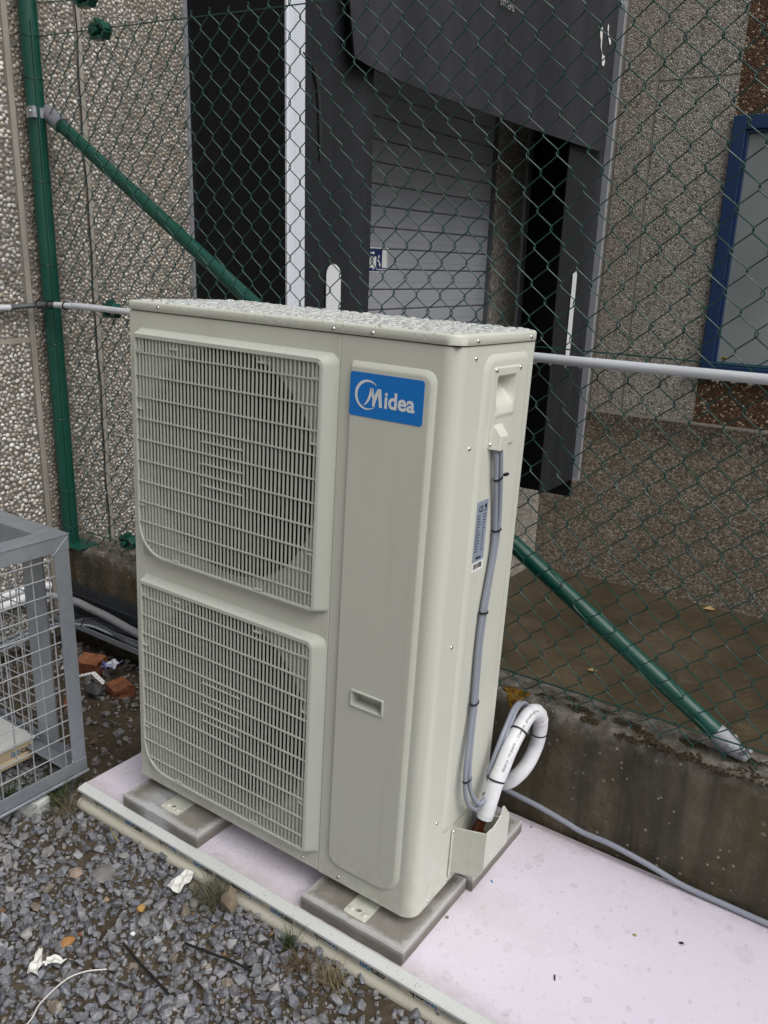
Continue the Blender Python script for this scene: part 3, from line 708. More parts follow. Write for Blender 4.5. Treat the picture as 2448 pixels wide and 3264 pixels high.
part(fn_, 'tension_wire', MB().tube([(x, FY, 2.292 - .1 * (x + 1.2)) for x in np.linspace(-1.215, 2.45, 8)], .0019, 6), GWIRE, sm=60)
for z in (2.19, 2.05, 1.70, 1.40, 1.10, .80, .50, .34):
    part(fn_, 'tie_wire', MB().tube([(-1.25 + .0345 * cos(t), .665 + .0345 * sin(t), z + .003 * sin(3 * t)) for t in np.linspace(0, 2 * pi, 17)[:-1]], .0013, 5, closed=True), GWIRE, sm=60)
def tensioner(x, z):
    c = Vector((x, .655, z))
    t = part(fn_, 'wire_tensioner', MB().tube([c + Vector((-.062, 0, .004)), c + Vector((-.045, 0, .003)), c + Vector((-.032, 0, .002))], [.003, .006, .016], 10).prism([(x - .040, z + .010), (x - .026, z + .026), (x + .026, z + .026), (x + .044, z + .008), (x + .044, z - .004), (x + .030, z + .002), (x + .020, z + .014), (x - .020, z + .014), (x - .032, z + .0)], lambda a, b, d: (a, d, b), .638, .674)
             .prism([(x - .040, z - .010), (x - .026, z - .026), (x + .026, z - .026), (x + .044, z - .008), (x + .044, z + .003), (x + .030, z - .004), (x + .020, z - .016), (x - .020, z - .016), (x - .032, z - .002)], lambda a, b, d: (a, d, b), .640, .672), GREEN, bv=.0015)
    part(t, 'spool', MB().tube([c + Vector((-.002, -.026, 0)), c + Vector((-.002, .024, 0))], .011, 12), GREEN, sm=40)
    part(t, 'bolt_head', MB().box(x - .008, x + .006, .640, .672, z + .027, z + .038), GREEN, bv=.001)
tensioner(-.842, 2.158); tensioner(-.872, 1.248); tensioner(-.855, .352); tensioner(-.905, 2.262)

# ================================================================== PVC PIPE on the fence
pp = thing('conduit_pipe', 'long grey plastic pipe running along the fence behind the unit', 'pipe', (0, .64, 1.23))
def pz(x): return 1.2345 - .0105 * x if x > -1.1 else 1.247
PR = .0122
part(pp, 'pipe_section', MB().tube([(x, .638, (1.2265 if x > .8 else 1.2265 + (.8 - x) * .0152)) for x in np.linspace(-1.07, 3.2, 18)], PR, 16), PVC, sm=40)
part(pp, 'pipe_section', MB().tube([(XW + .026, y, 1.238 + .004 * y) for y in np.linspace(-4, .50, 10)], PR, 16), PVC, sm=40)
part(pp, 'pipe_section', MB().tube([(-1.158, .6175, 1.2545), (-1.11, .630, 1.2545), (-1.078, .636, 1.2545)], PR * .92, 14), PVC, sm=40)
part(pp, 'sleeve', MB().tube([(XW + .026, .49, 1.241), (XW + .027, .535, 1.243), (XW + .035, .575, 1.246), (-1.24, .603, 1.250), (-1.205, .6105, 1.253), (-1.155, .617, 1.2545)], .0098, 12), SLEEVE, sm=50)
for x in (-1.242, -1.188, -1.11):
    yy = .604 if x < -1.2 else (.613 if x < -1.15 else .630)
    part(pp, 'cable_tie', MB().tube([(x, yy + .0150 * cos(t), 1.2525 + .0150 * sin(t)) for t in np.linspace(0, 2 * pi, 15)[:-1]], .0026, 6, closed=True), BLACK, sm=60)
mb = MB(); rs = np.random.RandomState(8)
for k in range(60):
    x = .8 + 1.3 * rs.rand(); mb.dome((x, .638 + .002 * rs.randn(), 1.2265 - PR + .0008), .0025 + .004 * rs.rand(), .003 + .003 * rs.rand(), (0, 0, -1), 8, 2)
part(pp, 'water_droplet', mb, WATER, sm=60, kind='stuff')

# ================================================================== SANDWICH PANEL the unit stands on (unit frame)
ZT = -.0725
sp = thing('sandwich_panel', 'long insulated sandwich panel in lilac film lying flat under the white unit', 'panel', (0, .27, -.155), 'U')
X0, X1 = -.176, 3.0
def ext(poly, x0=X0, x1=X1): return MB().prism(poly, lambda a, b, d: (d, a, b), x0, x1)
part(sp, 'film_sheet', ext([(-.062, ZT), (.616, ZT), (.616, ZT - .006), (-.062, ZT - .006)], X0 + .001), FILM)
part(sp, 'steel_rim', ext([(-.0625, ZT + .0015), (-.065, ZT + .002), (-.087, ZT - .003), (-.0915, ZT - .0060), (-.0915, ZT - .0125), (-.0885, ZT - .0132), (-.088, ZT - .0085), (-.0625, ZT - .006)]), RIM)
part(sp, 'printed_strip', ext([(-.0625, ZT - .0065), (-.0775, ZT - .0100), (-.0790, ZT - .0420), (-.05, ZT - .0420), (-.05, ZT - .0065)], X0 + .006), RIMS)
fp = [(-.051, ZT - .0425), (-.0785, ZT - .0425), (-.086, ZT - .0450), (-.0925, ZT - .051), (-.0955, ZT - .060), (-.0945, ZT - .070), (-.089, ZT - .079), (-.06, ZT - .085), (.616, ZT - .081), (.616, ZT - .0065), (-.049, ZT - .0065)]
part(sp, 'foam_core', ext(fp, X0 - .003), FOAM, sm=30)
k = 0
for x in np.arange(-.117, 2.4, .1375):
    x = float(x); up = k % 2 == 1; L = .071; y = -.0796; zb_, zt_ = ZT - .0395, ZT - .0180
    for s, m_, f0, f1 in (('iso', INKB, 0, .44), ('cab', INK, .46, 1)):
        mb = MB()
        if up: put_text(mb, s, lambda a, b: (x + L * (f0 + a * (f1 - f0)), y, zb_ + b * (zt_ - zb_)), .02)
        else: put_text(mb, s, lambda a, b: (x + L * (1 - f0 - a * (f1 - f0)), y, zt_ - b * (zt_ - zb_)), .02)
        part(sp, 'lettering', mb, m_)
    mb = MB()
    for q_ in range(5): mb.box(x + L + .012 + q_ * .007, x + L + .0135 + q_ * .007, y - .0002, y, zb_ + .004, zb_ + .010 + .004 * (q_ % 2))
    part(sp, 'print_ticks', mb, INKB)
    k += 1

# slabs
def slab(label, x0, x1, y0, y1, seed, m=None):
    rs = np.random.RandomState(seed); z0, z1 = -.0718, -.030
    mb = MB(); n = 14
    # worn edged block: rings of points round the outline
    out = []
    for i in range(n): out.append((x0 + (x1 - x0) * i / n, y0))
    for i in range(n): out.append((x1, y0 + (y1 - y0) * i / n))
    for i in range(n): out.append((x1 - (x1 - x0) * i / n, y1))
    for i in range(n): out.append((x0, y1 - (y1 - y0) * i / n))
    cx, cy = (x0 + x1) / 2, (y0 + y1) / 2
    j = rs.randn(len(out)) * .0007; jz = np.abs(rs.randn(len(out))) * .0010
    def ring(ins, z, jj, zj): return [(x + (cx - x) / abs(cx - x0) * ins * (abs(x - cx) > .9 * abs(cx - x0)) + (j[i] * jj), y + (cy - y) / abs(cy - y0) * ins * (abs(y - cy) > .9 * abs(cy - y0)) + j[i] * jj, z - jz[i] * zj) for i, (x, y) in enumerate(out)]
    mb.loops([ring(.002, z0, 0, 0), ring(0, z0 + .004, .6, 0), ring(0, z1 - .004, .8, 1), ring(.0035, z1, .6, .6), ring(.008, z1, 0, 0)], True, True)
    single('concrete_slab', label, 'paving slab', mb, m or SLAB, (cx, cy, z0), 'U', sm=30, group='concrete slabs under the unit')
slab('square concrete slab with whitish bloom under the front left foot of the unit', -.001, .297, -.068, .23, 1, SLABB)
slab('square brown grey concrete slab under the front right corner of the unit', .650, .947, -.060, .243, 2)
slab('square concrete slab behind the front right slab, under the pipe cover', .664, .962, .249, .548, 3)
slab('square concrete slab behind the front left slab, under the rear foot', -.001, .297, .236, .534, 4)

# ================================================================== OUTDOOR UNIT
W, D, H, T = .931, .345, 1.316, .0246
ac = thing('outdoor_unit', 'tall beige twin fan outdoor air conditioning unit with a blue badge', 'air conditioner', (W / 2, D / 2, -.03), 'U')
XS = .6525
fp_ = part(ac, 'front_panel', MB().box(0, XS, 0, .011, .0, H), PAINT)
cut(fp_, [MB().box(.040, .618, -.1, .1, .700, 1.258), MB().box(.040, .618, -.1, .1, .056, .616)]); bevel(fp_, .0022, 3)
smooth(fp_.data, 40)
part(ac, 'side_panel', MB().box(0, .006, .0115, D - .001, 0, H), PAINT, label='plain left side panel')
# service panel wraps the right front corner
r = .036; t = .008
o_ = [(XS + .0018, 0), ] + [(W - r + r * sin(a), r - r * cos(a)) for a in np.linspace(0, pi / 2, 12)] + [(W, .0855)]
i_ = [(W - t, .0855)] + [(W - r + (r - t) * sin(a), r - (r - t) * cos(a)) for a in np.linspace(pi / 2, 0, 12)] + [(XS + .0018, t)]
svc = part(ac, 'service_panel', MB().prism(o_ + i_, lambda a, b, d: (a, b, d), .0, H), PAINT)
RZ = (.041, 1.268); RX = (.682, .889); e = .0065
def rl(ins, y, x0=RX[0], x1=RX[1], z0=RZ[0], z1=RZ[1], rad=(.038, .062, .026, .008)):
    return [(a, y, b) for a, b in rrect(x0 + ins * .5, x1 - ins, z0 + ins * .8, z1 - ins, tuple(max(.002, q - ins * .5) for q in rad), 8)]
fld = part(ac, 'raised_field', MB().loops([rl(-.002, .004), rl(0, .0004), rl(.001, -.0006), rl(.010, -e + .0008), rl(.0125, -e), rl(.016, -e)], True, True), PAINT)
hole = MB().box(.733, .813, -.1, .1, .500, .532)
cut(svc, [hole]); cut(fld, [hole]); smooth(svc.data, 30); smooth(fld.data, 50)
rh = part(ac, 'recessed_grip', MB().box(.733, .735, -.0055, .022, .500, .532).box(.811, .813, -.0055, .022, .500, .532).box(.735, .811, -.0055, .022, .500, .502).box(.735, .811, -.0055, .022, .530, .532).box(.733, .813, .0225, .024, .500, .532), PLASTIC)
fr = [[(a, y, b) for a, b in rrect(.728 + i, .818 - i, .495 + i, .537 - i, (.003,) * 4, 3)] for i, y in ((0, -e + .0005), (.0008, -e - .003), (.0042, -e - .003), (.0048, -e + .0005))]
part(rh, 'rim', MB().loops(fr), PLASTIC)
# lid
lo = lambda ins, z: [(a, b, z) for a, b in rrect(-.003 + ins, W + .003 - ins, -.0035 + ins, D + .002 - ins, (.010, .038, .012, .010), 9)]
lid = part(ac, 'top_cover', MB().loops([lo(.001, H + .0022), lo(0, H + .0032), lo(0, H + T - .006), lo(.0012, H + T - .0028), lo(.0035, H + T - .0008), lo(.007, H + T), lo(.03, H + T - .0003)], True, True), PAINT)
smooth(lid.data, 50)
# side panel with hand hole
def rs_(ins, x, y0=.108, y1=.322, z0=.165, z1=1.297, rad=(.03, .03, .034, .034)):
    return [(x, a, b) for a, b in rrect(y0 + ins, y1 - ins, z0 + ins, z1 - ins, tuple(max(.004, q - ins * .5) for q in rad), 8)]
sidep = part(ac, 'side_panel', MB().box(W - .009, W - .0008, .087, D - .002, 0, H), PAINT, label='right side panel with the cables')
sfl = part(ac, 'raised_field', MB().loops([rs_(-.002, W - .004), rs_(0, W - .0008), rs_(.001, W - .0002), rs_(.011, W + .0034), rs_(.014, W + .004), rs_(.018, W + .004)], True, True), PAINT)
hh = MB().box(W - .1, W + .1, .160, .248, 1.176, 1.252)
cut(sidep, [hh]); cut(sfl, [hh]); smooth(sfl.data, 50)
part(ac, 'rear_panel', MB().box(.007, W - .01, D - .012, D - .003, 0.002, H - .001), DARK)
part(ac, 'base_pan', MB().box(.013, W - .012, .0125, D - .013, .002, .014), PAINT)
part(ac, 'seam_shade_strip', MB().box(XS - .004, XS + .008, .0112, .0125, .0, H - .002).box(.004, W - .004, .004, D - .004, H + .0002, H + .0020).box(W - .012, W - .0095, .078, .095, .0, H - .002), DARK)  # black strips added so the panel and lid seams read as shaded gaps
part(ac, 'partition', MB().box(XS + .004, XS + .008, .013, D - .013, .015, H - .001), INNER)
# handle plate (height field)
def hp(u, v):
    y = .1455 + u * .1235; z = 1.100 + v * .1715
    d = W + .0075
    uu = (y - .158) / .090; vv = (z - 1.176) / .077
    if 0 < uu < 1 and 0 < vv < 1:
        ss = lambda q: max(0, min(1, q)) ** 2 * (3 - 2 * max(0, min(1, q)))
        d -= .036 * ss(min(uu, 1 - uu) / .16) * ss(vv / .85) * ss((1 - vv) / .10)
    if -.16 < vv < .06 and .03 < uu < .97: d += .0022 * max(0, 1 - abs(vv + .05) / .11)
    if u in (0, 1) or v in (0, 1): d = W + .0030
    return (d, y, z)
part(ac, 'hand_hole_plate', MB().grid(hp, 44, 60), PAINT, sm=40)
gl = MB().loops([[(W + .006, .150, 1.1005), (W + .006, .206, 1.1005), (W + .006, .200, 1.153), (W + .006, .160, 1.153)],
                 [(W + .028, .155, 1.1005), (W + .028, .196, 1.1005), (W + .028, .192, 1.130), (W + .028, .160, 1.130)],
                 [(W + .028, .157, 1.1005), (W + .028, .194, 1.1005), (W + .028, .190, 1.128), (W + .028, .162, 1.128)]], True, True)
part(ac, 'cable_gland', gl, PAINT, bv=.003)
# grilles
BARP = .0120
bar_me = MB().box(-.0019, .0019, -.0195, -.0162, 0, 1).mesh('grille_bar')
bar_me.materials.append(PLASTIC)
rib_me = MB().box(0, 1, -.0208, -.0165, -.0017, .0017).mesh('grille_rib')
rib_me.materials.append(PLASTIC)
def grille(zb_, zt_, ribs, cribs, label, fan_z):
    g0 = Vector(_base(ac))
    L = lambda x0, x1, z0, z1, y, rad: [(a, y, b) for a, b in rrect(x0, x1, z0, z1, rad, 8)]
    mb = MB().loops([L(.034, .652, zb_ - .004, zt_ + .013, -.0002, (.090, .014, .024, .008)), L(.0355, .647, zb_ - .002, zt_ + .009, -.004, (.090, .013, .022, .007)), L(.0382, .6275, zb_ - .0005, zt_ + .0015, -.0205, (.088, .010, .018, .005)),
                     L(.0392, .6245, zb_, zt_, -.0222, (.087, .009, .016, .004)), L(.0440, .6165, zb_ + .005, zt_ - .009, -.0222, (.082, .004, .010, .003)), L(.0445, .616, zb_ + .0055, zt_ - .0095, -.003, (.082, .004, .010, .003))])
    gr = part(ac, 'grille', mb, PLASTIC, sm=35, label=label)
    z0, z1 = zb_ + .004, zt_ - .008
    for k_ in range(1, 48):
        x = .0445 + BARP * k_ - .0005
        zlo = z0
        cx, cz, rr = .126, zb_ + .087, .083
        if x < cx: zlo = cz - sqrt(max(0, rr * rr - (cx - x) ** 2))
        o = bpy.data.objects.new('grille_bar', bar_me); COL.objects.link(o); o.parent = gr
        o.location = Vector((x, 0, zlo)) - g0; o.scale = (1, 1, z1 - zlo)
    for z in ribs:
        xlo = .044
        if z < cz: xlo = cx - sqrt(max(0, rr * rr - (cz - z) ** 2))
        o = bpy.data.objects.new('grille_rib', rib_me); COL.objects.link(o); o.parent = gr
        o.location = Vector((xlo, 0, z)) - g0; o.scale = (.6165 - xlo, 1, 1)
    for z in cribs:
        o = bpy.data.objects.new('grille_rib', rib_me); COL.objects.link(o); o.parent = gr
        o.location = Vector((.268, 0, z)) - g0; o.scale = (.131, 1, 1)
    def pocket(x0, x1, za, zb2):
        part(gr, 'latch_pocket', MB().box(x0, x1, -.0130, -.0115, za, zb2).box(x0, x1, -.0211, -.0115, za - .0035, za), PLASTIC)
    pocket(.0445, .062, z1 - .030, z1); pocket(.598, .616, z1 - .032, z1); pocket(.165, .189, z1 - .016, z1); pocket(.443, .467, z1 - .016, z1)
    pocket(.598, .616, zb_ + .008, zb_ + .034); pocket(.0445, .062, zb_ + .385, zb_ + .397); pocket(.598, .616, zb_ + .385, zb_ + .397)
    pocket(.0445, .062, zb_ + .135, zb_ + .147); pocket(.598, .616, zb_ + .135, zb_ + .147); pocket(.165, .189, zb_ + .010, zb_ + .026); pocket(.443, .467, zb_ + .010, zb_ + .026)
    # shroud: plate with a round mouth and a deep ring
    n = 64; R = .282; cx_ = .325
    sq = []
    for k_ in range(n):
        a = 2 * pi * k_ / n; c_, s_ = cos(a), sin(a)
        q_ = min((.290 / abs(c_)) if abs(c_) > 1e-6 else 9, (.290 / abs(s_)) if abs(s_) > 1e-6 else 9)
        sq.append((cx_ + q_ * c_, -.0030, fan_z + q_ * s_))
    ring = lambda rr_, y: [(cx_ + rr_ * cos(2 * pi * k_ / n), y, fan_z + rr_ * sin(2 * pi * k_ / n)) for k_ in range(n)]
    part(ac, 'fan_shroud', MB().loops([sq, ring(R + .006, -.0025), ring(R, .002), ring(R - .003, .010), ring(R - .004, .022)]), INNER, sm=40)
    fn2 = part(ac, 'fan', MB().tube([(cx_, .045, fan_z), (cx_, .060, fan_z), (cx_, .115, fan_z)], [.050, .072, .074], 24), FANB, sm=40)
    for b_ in range(3):
        def bl(u, v, a0=b_ * 2 * pi / 3):
            rr_ = .07 + .195 * v; a = a0 + (u - .5) * (1.35 - .25 * v) + .35 * v
            return (cx_ + rr_ * cos(a), .085 - .05 * (u - .5) - .012 * sin(pi * u), fan_z + rr_ * sin(a))
        part(fn2, 'blade', MB().grid(bl, 12, 8), FANB, sm=60)
    mo = MB().box(cx_ - .03, cx_ + .03, .13, .20, fan_z - .03, fan_z + .03)
    part(ac, 'fan_motor', mo, DARK)
part(ac, 'heat_exchanger', MB().box(.02, XS - .01, .27, .325, .02, H - .02), DARK)
grille(.698, 1.2635, [1.2195, 1.165, 1.1105, 1.057, 1.004, .950, .8955, .841, .788, .738], [1.032, .978, .925], 'upper fan grille', .978)
grille(.0525, .6210, [.577, .523, .468, .4145, .361, .307, .2525, .198, .144, .094], [.396, .341, .287], 'lower fan grille', .335)
# screws
sc_me = MB()
def screw(p, ax, r_=.0048):
    p = Vector(p); ax = Vector(ax); mb = MB().dome(p, r_, r_ * .62, ax, 12, 3)
    part(ac, 'screw', mb, SCREW, sm=60)
for x, z, y in ((.107, 1.328, -.0035), (.634, 1.3255, -.0035), (.732, 1.3255, -.0035), (.603, .0145, 0), (.716, .0135, 0), (.088, .011, 0)): screw((x, y, z), (0, -1, 0))
for y, z, x in ((.066, 1.326, W + .003), (.312, 1.327, W + .003), (.0685, 1.292, W), (.0735, 1.112, W), (.0745, .673, W), (.080, .222, W), (.072, .0105, W), (.163, .0105, W), (.151, 1.265, W + .0075), (.262, 1.265, W + .0075), (.151, 1.111, W + .0075)):
    screw((x, y, z), (1, 0, 0))
# badge
yb = -e - .0002
bd_ = part(ac, 'badge', MB().prism(rrect(.6865, .8645, 1.1565, 1.2465, (.0065,) * 4, 5), lambda a, b, d: (a, d, b), yb - .0006, yb), BLUE)
yl = yb - .0011
mb = MB(); c1 = (.7305, 1.2025); r1 = .0305; n = 48; v = []
a0, a1 = radians(42), radians(318)
for k_ in range(n + 1):
    tt = k_ / n; a = a0 + (a1 - a0) * tt
    th = .0068 * sin(pi * min(1, tt * 1.0)) ** .8 * (.55 + .6 * (1 - tt)) + .0004
    v.append((c1[0] + r1 * cos(a), yl, c1[1] + r1 * sin(a))); v.append((c1[0] + (r1 - th) * cos(a), yl, c1[1] + (r1 - th) * sin(a)))
mb.add(v, [(2 * k_, 2 * k_ + 1, 2 * k_ + 3, 2 * k_ + 2) for k_ in range(n)])
def pl(pts): mb.add([(a, yl, b) for a, b in pts], [tuple(range(len(pts)))])
# M: swoosh foot, slanted left stroke, diagonal, right stem
pl([(.7205, 1.1795), (.7290, 1.1830), (.7365, 1.1915), (.7415, 1.2035), (.7435, 1.2175), (.7375, 1.2165), (.7355, 1.2050), (.7315, 1.1935), (.7260, 1.1845)])
pl([(.7375, 1.2175), (.7450, 1.2175), (.7480, 1.1960), (.7455, 1.1895)])
pl([(.7455, 1.1885), (.7480, 1.1985), (.7585, 1.2175), (.7515, 1.2175)]) if False else None
pl([(.7440, 1.1805), (.7488, 1.1805), (.7590, 1.2100), (.7590, 1.2175), (.7560, 1.2175), (.7440, 1.1960)])
pl([(.7560, 1.2175), (.7640, 1.2175), (.7685, 1.1805), (.7610, 1.1805)])
put_text(mb, 'idea', lambda a, b: (.7735 + a * .0720, yl, 1.1800 + b * .0345), .025)
part(bd_, 'lettering', mb, mat('badge_silver', (.78, .82, .84), .4))
# rating label
xl = W + .0043
lb = part(ac, 'rating_label', MB().box(xl, xl + .0006, .126, .176, .853, .990), LABEL)
mb = MB()
tx = lambda s, y0, y1, z0, z1: put_text(mb, s, lambda a, b: (xl + .0010, y0 + a * (y1 - y0), z0 + b * (z1 - z0)), .02)
tx('CE', .134, .152, .966, .980); mb.box(xl + .0008, xl + .001, .157, .172, .966, .968); mb.box(xl + .0008, xl + .001, .160, .170, .972, .981)
rs = np.random.RandomState(5)
for k_ in range(14):
    z = .957 - k_ * .0062
    mb.box(xl + .0008, xl + .001, .130, .130 + .010 + .012 * rs.rand(), z, z + .0019); mb.box(xl + .0008, xl + .001, .157, .163 + .008 * rs.rand(), z, z + .0019)
tx('Midea', .139, .163, .858, .866)
part(lb, 'print', mb, INK)
bc = part(lb, 'barcode_sticker', MB().box(xl, xl + .0006, .124, .178, .830, .8525), WHITE)
mb = MB(); y = .132
while y < .170:
    d_ = .0006 + .0013 * rs.rand(); mb.box(xl + .0008, xl + .001, y, y + d_, .837, .849); y += d_ + .0007 + .0012 * rs.rand()
part(bc, 'bars', mb, INK)
# feet
for x0, x1 in ((.125, .193), (.764, .829)):
    xc = (x0 + x1) / 2
    top = []
    ft = part(ac, 'mounting_foot', MB().prism(rrect(x0, x1, -.043, .10, (.006, .006, .001, .001), 4), lambda a, b, d: (a, b, d), -.0298, -.0272).box(x0 + .004, x1 - .004, .045, .30, -.0270, .0010), PAINT, bv=.0008)
    for dx in (-.019, .019): part(ft, 'dimple', MB().dome((xc + dx, -.024, -.0272), .008, .0028, n=10), PAINT, sm=60)
    part(ft, 'bolt_hole', MB().tube([(xc + .0085 * cos(t_), -.021 + .0065 * sin(t_), -.0268) for t_ in np.linspace(0, 2 * pi, 15)[:-1]], .0016, 6, closed=True), PAINT, sm=60)
    part(ft, 'bolt_hole_void', MB().prism([(xc + .0078 * cos(t_), -.021 + .0058 * sin(t_)) for t_ in np.linspace(0, 2 * pi, 15)[:-1]], lambda a, b, d: (a, b, d), -.0271, -.0266), SLAB)
    part(ac, 'mounting_foot', MB().box(x0, x1, .30, .39, -.0298, -.0272), PAINT)
# valve cover: open topped scoop
vm = MB(); xo = 1.020
fpts = [(W + .001, .030), (W + .02, .034), (1.004, .050), (xo - .004, .066), (xo, .080), (xo, .180), (W + .001, .158)]
vm.prism(fpts, lambda a, b, d: (a, d, b), .170, .1735)
vm.prism([(.1735, .078), (.298, .078), (.300, .150), (.296, .166), (.262, .206), (.254, .210), (.250, .203), (.247, .190), (.236, .183), (.205, .176), (.196, .179), (.1735, .181)], lambda a, b, d: (d, a, b), xo - .0035, xo)
vm.loops([[(W + .001, y_, .030), (1.004, y_, .050), (xo, y_, .079), (xo - .004, y_, .080), (1.001, y_, .053), (W + .001, y_, .034)] for y_ in (.1735, .298)], True, True)
vm.prism([(W + .001, .034), (1.002, .053), (xo - .0035, .08), (xo - .0035, .15), (W + .001, .13)], lambda a, b, d: (a, d, b), .2945, .298)
vm.box(W + .0008, W + .0030, .160, .1735, .018, .156)
part(ac, 'valve_cover', vm, PAINT, bv=.0012)
screw((W + .003, .168, .148), (1, 0, 0), .0042)
part(ac, 'valve_bracket', MB().prism([(W + .0005, .08), (W + .030, .08), (W + .034, .148), (W + .0005, .150)], lambda a, b, d: (a, d, b), .268, .270), ZINC)
vv_ = part(ac, 'service_valve', MB().tube([(.955, .235, .09), (.966, .236, .118), (.976, .236, .160)], .0105, 12).tube([(.945, .26, .09), (.955, .262, .13)], .009, 10), COPPER, sm=50)
part(vv_, 'flare_nut', MB().tube([(.967, .236, .112), (.971, .236, .128)], .0155, 6), COPPER, bv=.001)
# drops on the lid and run-off specks
def drops(n_try, rmin, rmax, seed):
    rs = np.random.RandomState(seed); out = []; mb = MB()
    for k_ in range(n_try):
        fr_ = k_ / n_try; r_ = rmin + (rmax - rmin) * (1 - fr_) ** 2.2
        x = .012 + (W - .024) * rs.rand(); y = .008 + (D - .016) * rs.rand()
        if any((x - a) ** 2 + (y - b) ** 2 < ((1.02 + .25 * ((a * 911) % 1)) * (q_ + r_)) ** 2 for a, b, q_ in out): continue
        out.append((x, y, r_)); h = min(.0036, .0007 + .42 * r_) * (.8 + .4 * rs.rand()); el = 1 + .5 * rs.rand(); ro = rs.rand() * pi; lob = rs.rand() * .22; ph = rs.rand() * 6
        n, m = 14, 4; v = []
        for j in range(m):
            t_ = (pi / 2) * j / m; rr_ = cos(t_) ** .5; hh_ = sin(t_) ** .75
            for k2 in range(n):
                p = 2 * pi * k2 / n; q2 = rr_ * r_ * (1 + lob * sin(2 * p + ph) + .5 * lob * sin(3 * p + 2 * ph))
                u_, w_ = q2 * cos(p) * el, q2 * sin(p) / sqrt(el)
                v.append((x + u_ * cos(ro) - w_ * sin(ro), y + u_ * sin(ro) + w_ * cos(ro), H + T - .0002 + h * hh_))
        v.append((x, y, H + T + h)); f = []
        for j in range(m - 1):
            for k2 in range(n): f.append((j * n + k2, j * n + (k2 + 1) % n, (j + 1) * n + (k2 + 1) % n, (j + 1) * n + k2))
        for k2 in range(n): f.append(((m - 1) * n + k2, (m - 1) * n + (k2 + 1) % n, m * n))
        mb.add(v, f)
    return mb
mb = drops(3800, .0012, .0110, 3)
rs = np.random.RandomState(9)
for k_ in range(70):
    x = .01 + .92 * rs.rand(); r_ = .0008 + .0012 * rs.rand(); mb.dome((x, -.0036, H + .006 + .017 * rs.rand()), r_, r_ * .6, (0, -1, 0), 8, 2)
for k_ in range(60):
    z = .55 + .75 * rs.rand(); x = .762 + .004 * rs.randn() - .00 + (.012 * (1.3 - z)) * -1 * .5; r_ = .0005 + .0006 * rs.rand(); mb.dome((x, -e - .0001, z), r_, r_ * .5, (0, -1, 0), 6, 2)
for k_ in range(60):
    for zt_ in (1.2690, .6270):
        x = .06 + .55 * rs.rand(); r_ = .0009 + .0022 * rs.rand() * rs.rand(); mb.dome((x, -.011, zt_ + .0005), r_, r_ * .5, (0, -.5, .85), 8, 2)
part(ac, 'water_droplet', mb, WATER, sm=60, kind='stuff')

# ================================================================== CABLES AND PIPES of the unit
def catmull(P, n=8):
    P = [Vector(p) for p in P]; out = []
    for i in range(len(P) - 1):
        p0 = P[max(i - 1, 0)]; p1 = P[i]; p2 = P[i + 1]; p3 = P[min(i + 2, len(P) - 1)]
        for k_ in range(n):
            t_ = k_ / n; out.append(.5 * ((2 * p1) + (p2 - p0) * t_ + (2 * p0 - 5 * p1 + 4 * p2 - p3) * t_ * t_ + (3 * p1 - p0 - 3 * p2 + p3) * t_ ** 3))
    out.append(P[-1]); return out
def ring_tie(c, ax, r_, w_=.0022, sq=1.0, side=Vector((1, 0, 0))):
    ax = Vector(ax).normalized(); u = side - ax * side.dot(ax); u.normalize(); b = ax.cross(u); c = Vector(c)
    mb = MB(); n = 18; v = []
    for k_ in range(n):
        a = 2 * pi * k_ / n; d_ = u * cos(a) + b * sin(a) * sq
        for o1, o2 in ((0, -w_), (0, w_), (.0014, w_), (.0014, -w_)): v.append(c + d_ * (r_ + o1) + ax * o2)
    f = []
    for k_ in range(n):
        j = (k_ + 1) % n
        for q_ in range(4): f.append((k_ * 4 + q_, k_ * 4 + (q_ + 1) % 4, j * 4 + (q_ + 1) % 4, j * 4 + q_))
    return mb.add(v, f)
cb = thing('power_cable', 'pair of grey cables hanging down the side of the unit, tied together', 'cable', (W + .02, .19, .20), 'U')
xa = W + .0125
pa = [(W + .012, .166, 1.125), (xa + .003, .168, 1.09), (xa + .003, .176, 1.045), (xa, .198, .955), (xa, .206, .905), (xa, .205, .86), (xa, .198, .81), (xa, .183, .725), (xa, .178, .634), (xa + .003, .178, .50), (xa + .008, .165, .41), (W + .026, .152, .335), (W + .029, .155, .28), (W + .032, .172, .238), (W + .036, .205, .207), (W + .038, .245, .212), (W + .038, .272, .235)]
pb2 = [(W + .012, .182, 1.125), (xa + .004, .186, 1.09), (xa + .004, .196, 1.045), (xa + .001, .217, .955), (xa, .222, .905), (xa, .218, .86), (xa, .209, .81), (xa, .197, .725), (xa, .191, .634), (xa + .003, .190, .50), (xa + .008, .178, .41), (W + .028, .166, .335), (W + .033, .170, .285), (W + .038, .185, .25), (W + .044, .210, .222), (W + .046, .245, .222), (W + .046, .266, .240)]
up_a = [(.960, .278, .262), (.962, .296, .30), (.964, .324, .345), (.960, .362, .370), (.953, .405, .384), (.948, .455, .380), (.946, .500, .350), (.944, .530, .31), (.942, .532, .25)]
part(cb, 'cable', MB().tube(catmull(pa + up_a, 6), .0058, 10), CABLE, sm=60)
part(cb, 'cable', MB().tube(catmull(pb2 + [(p[0] + .005, p[1] + .012, p[2] - .004) for p in up_a], 6), .0058, 10), CABLE, sm=60)
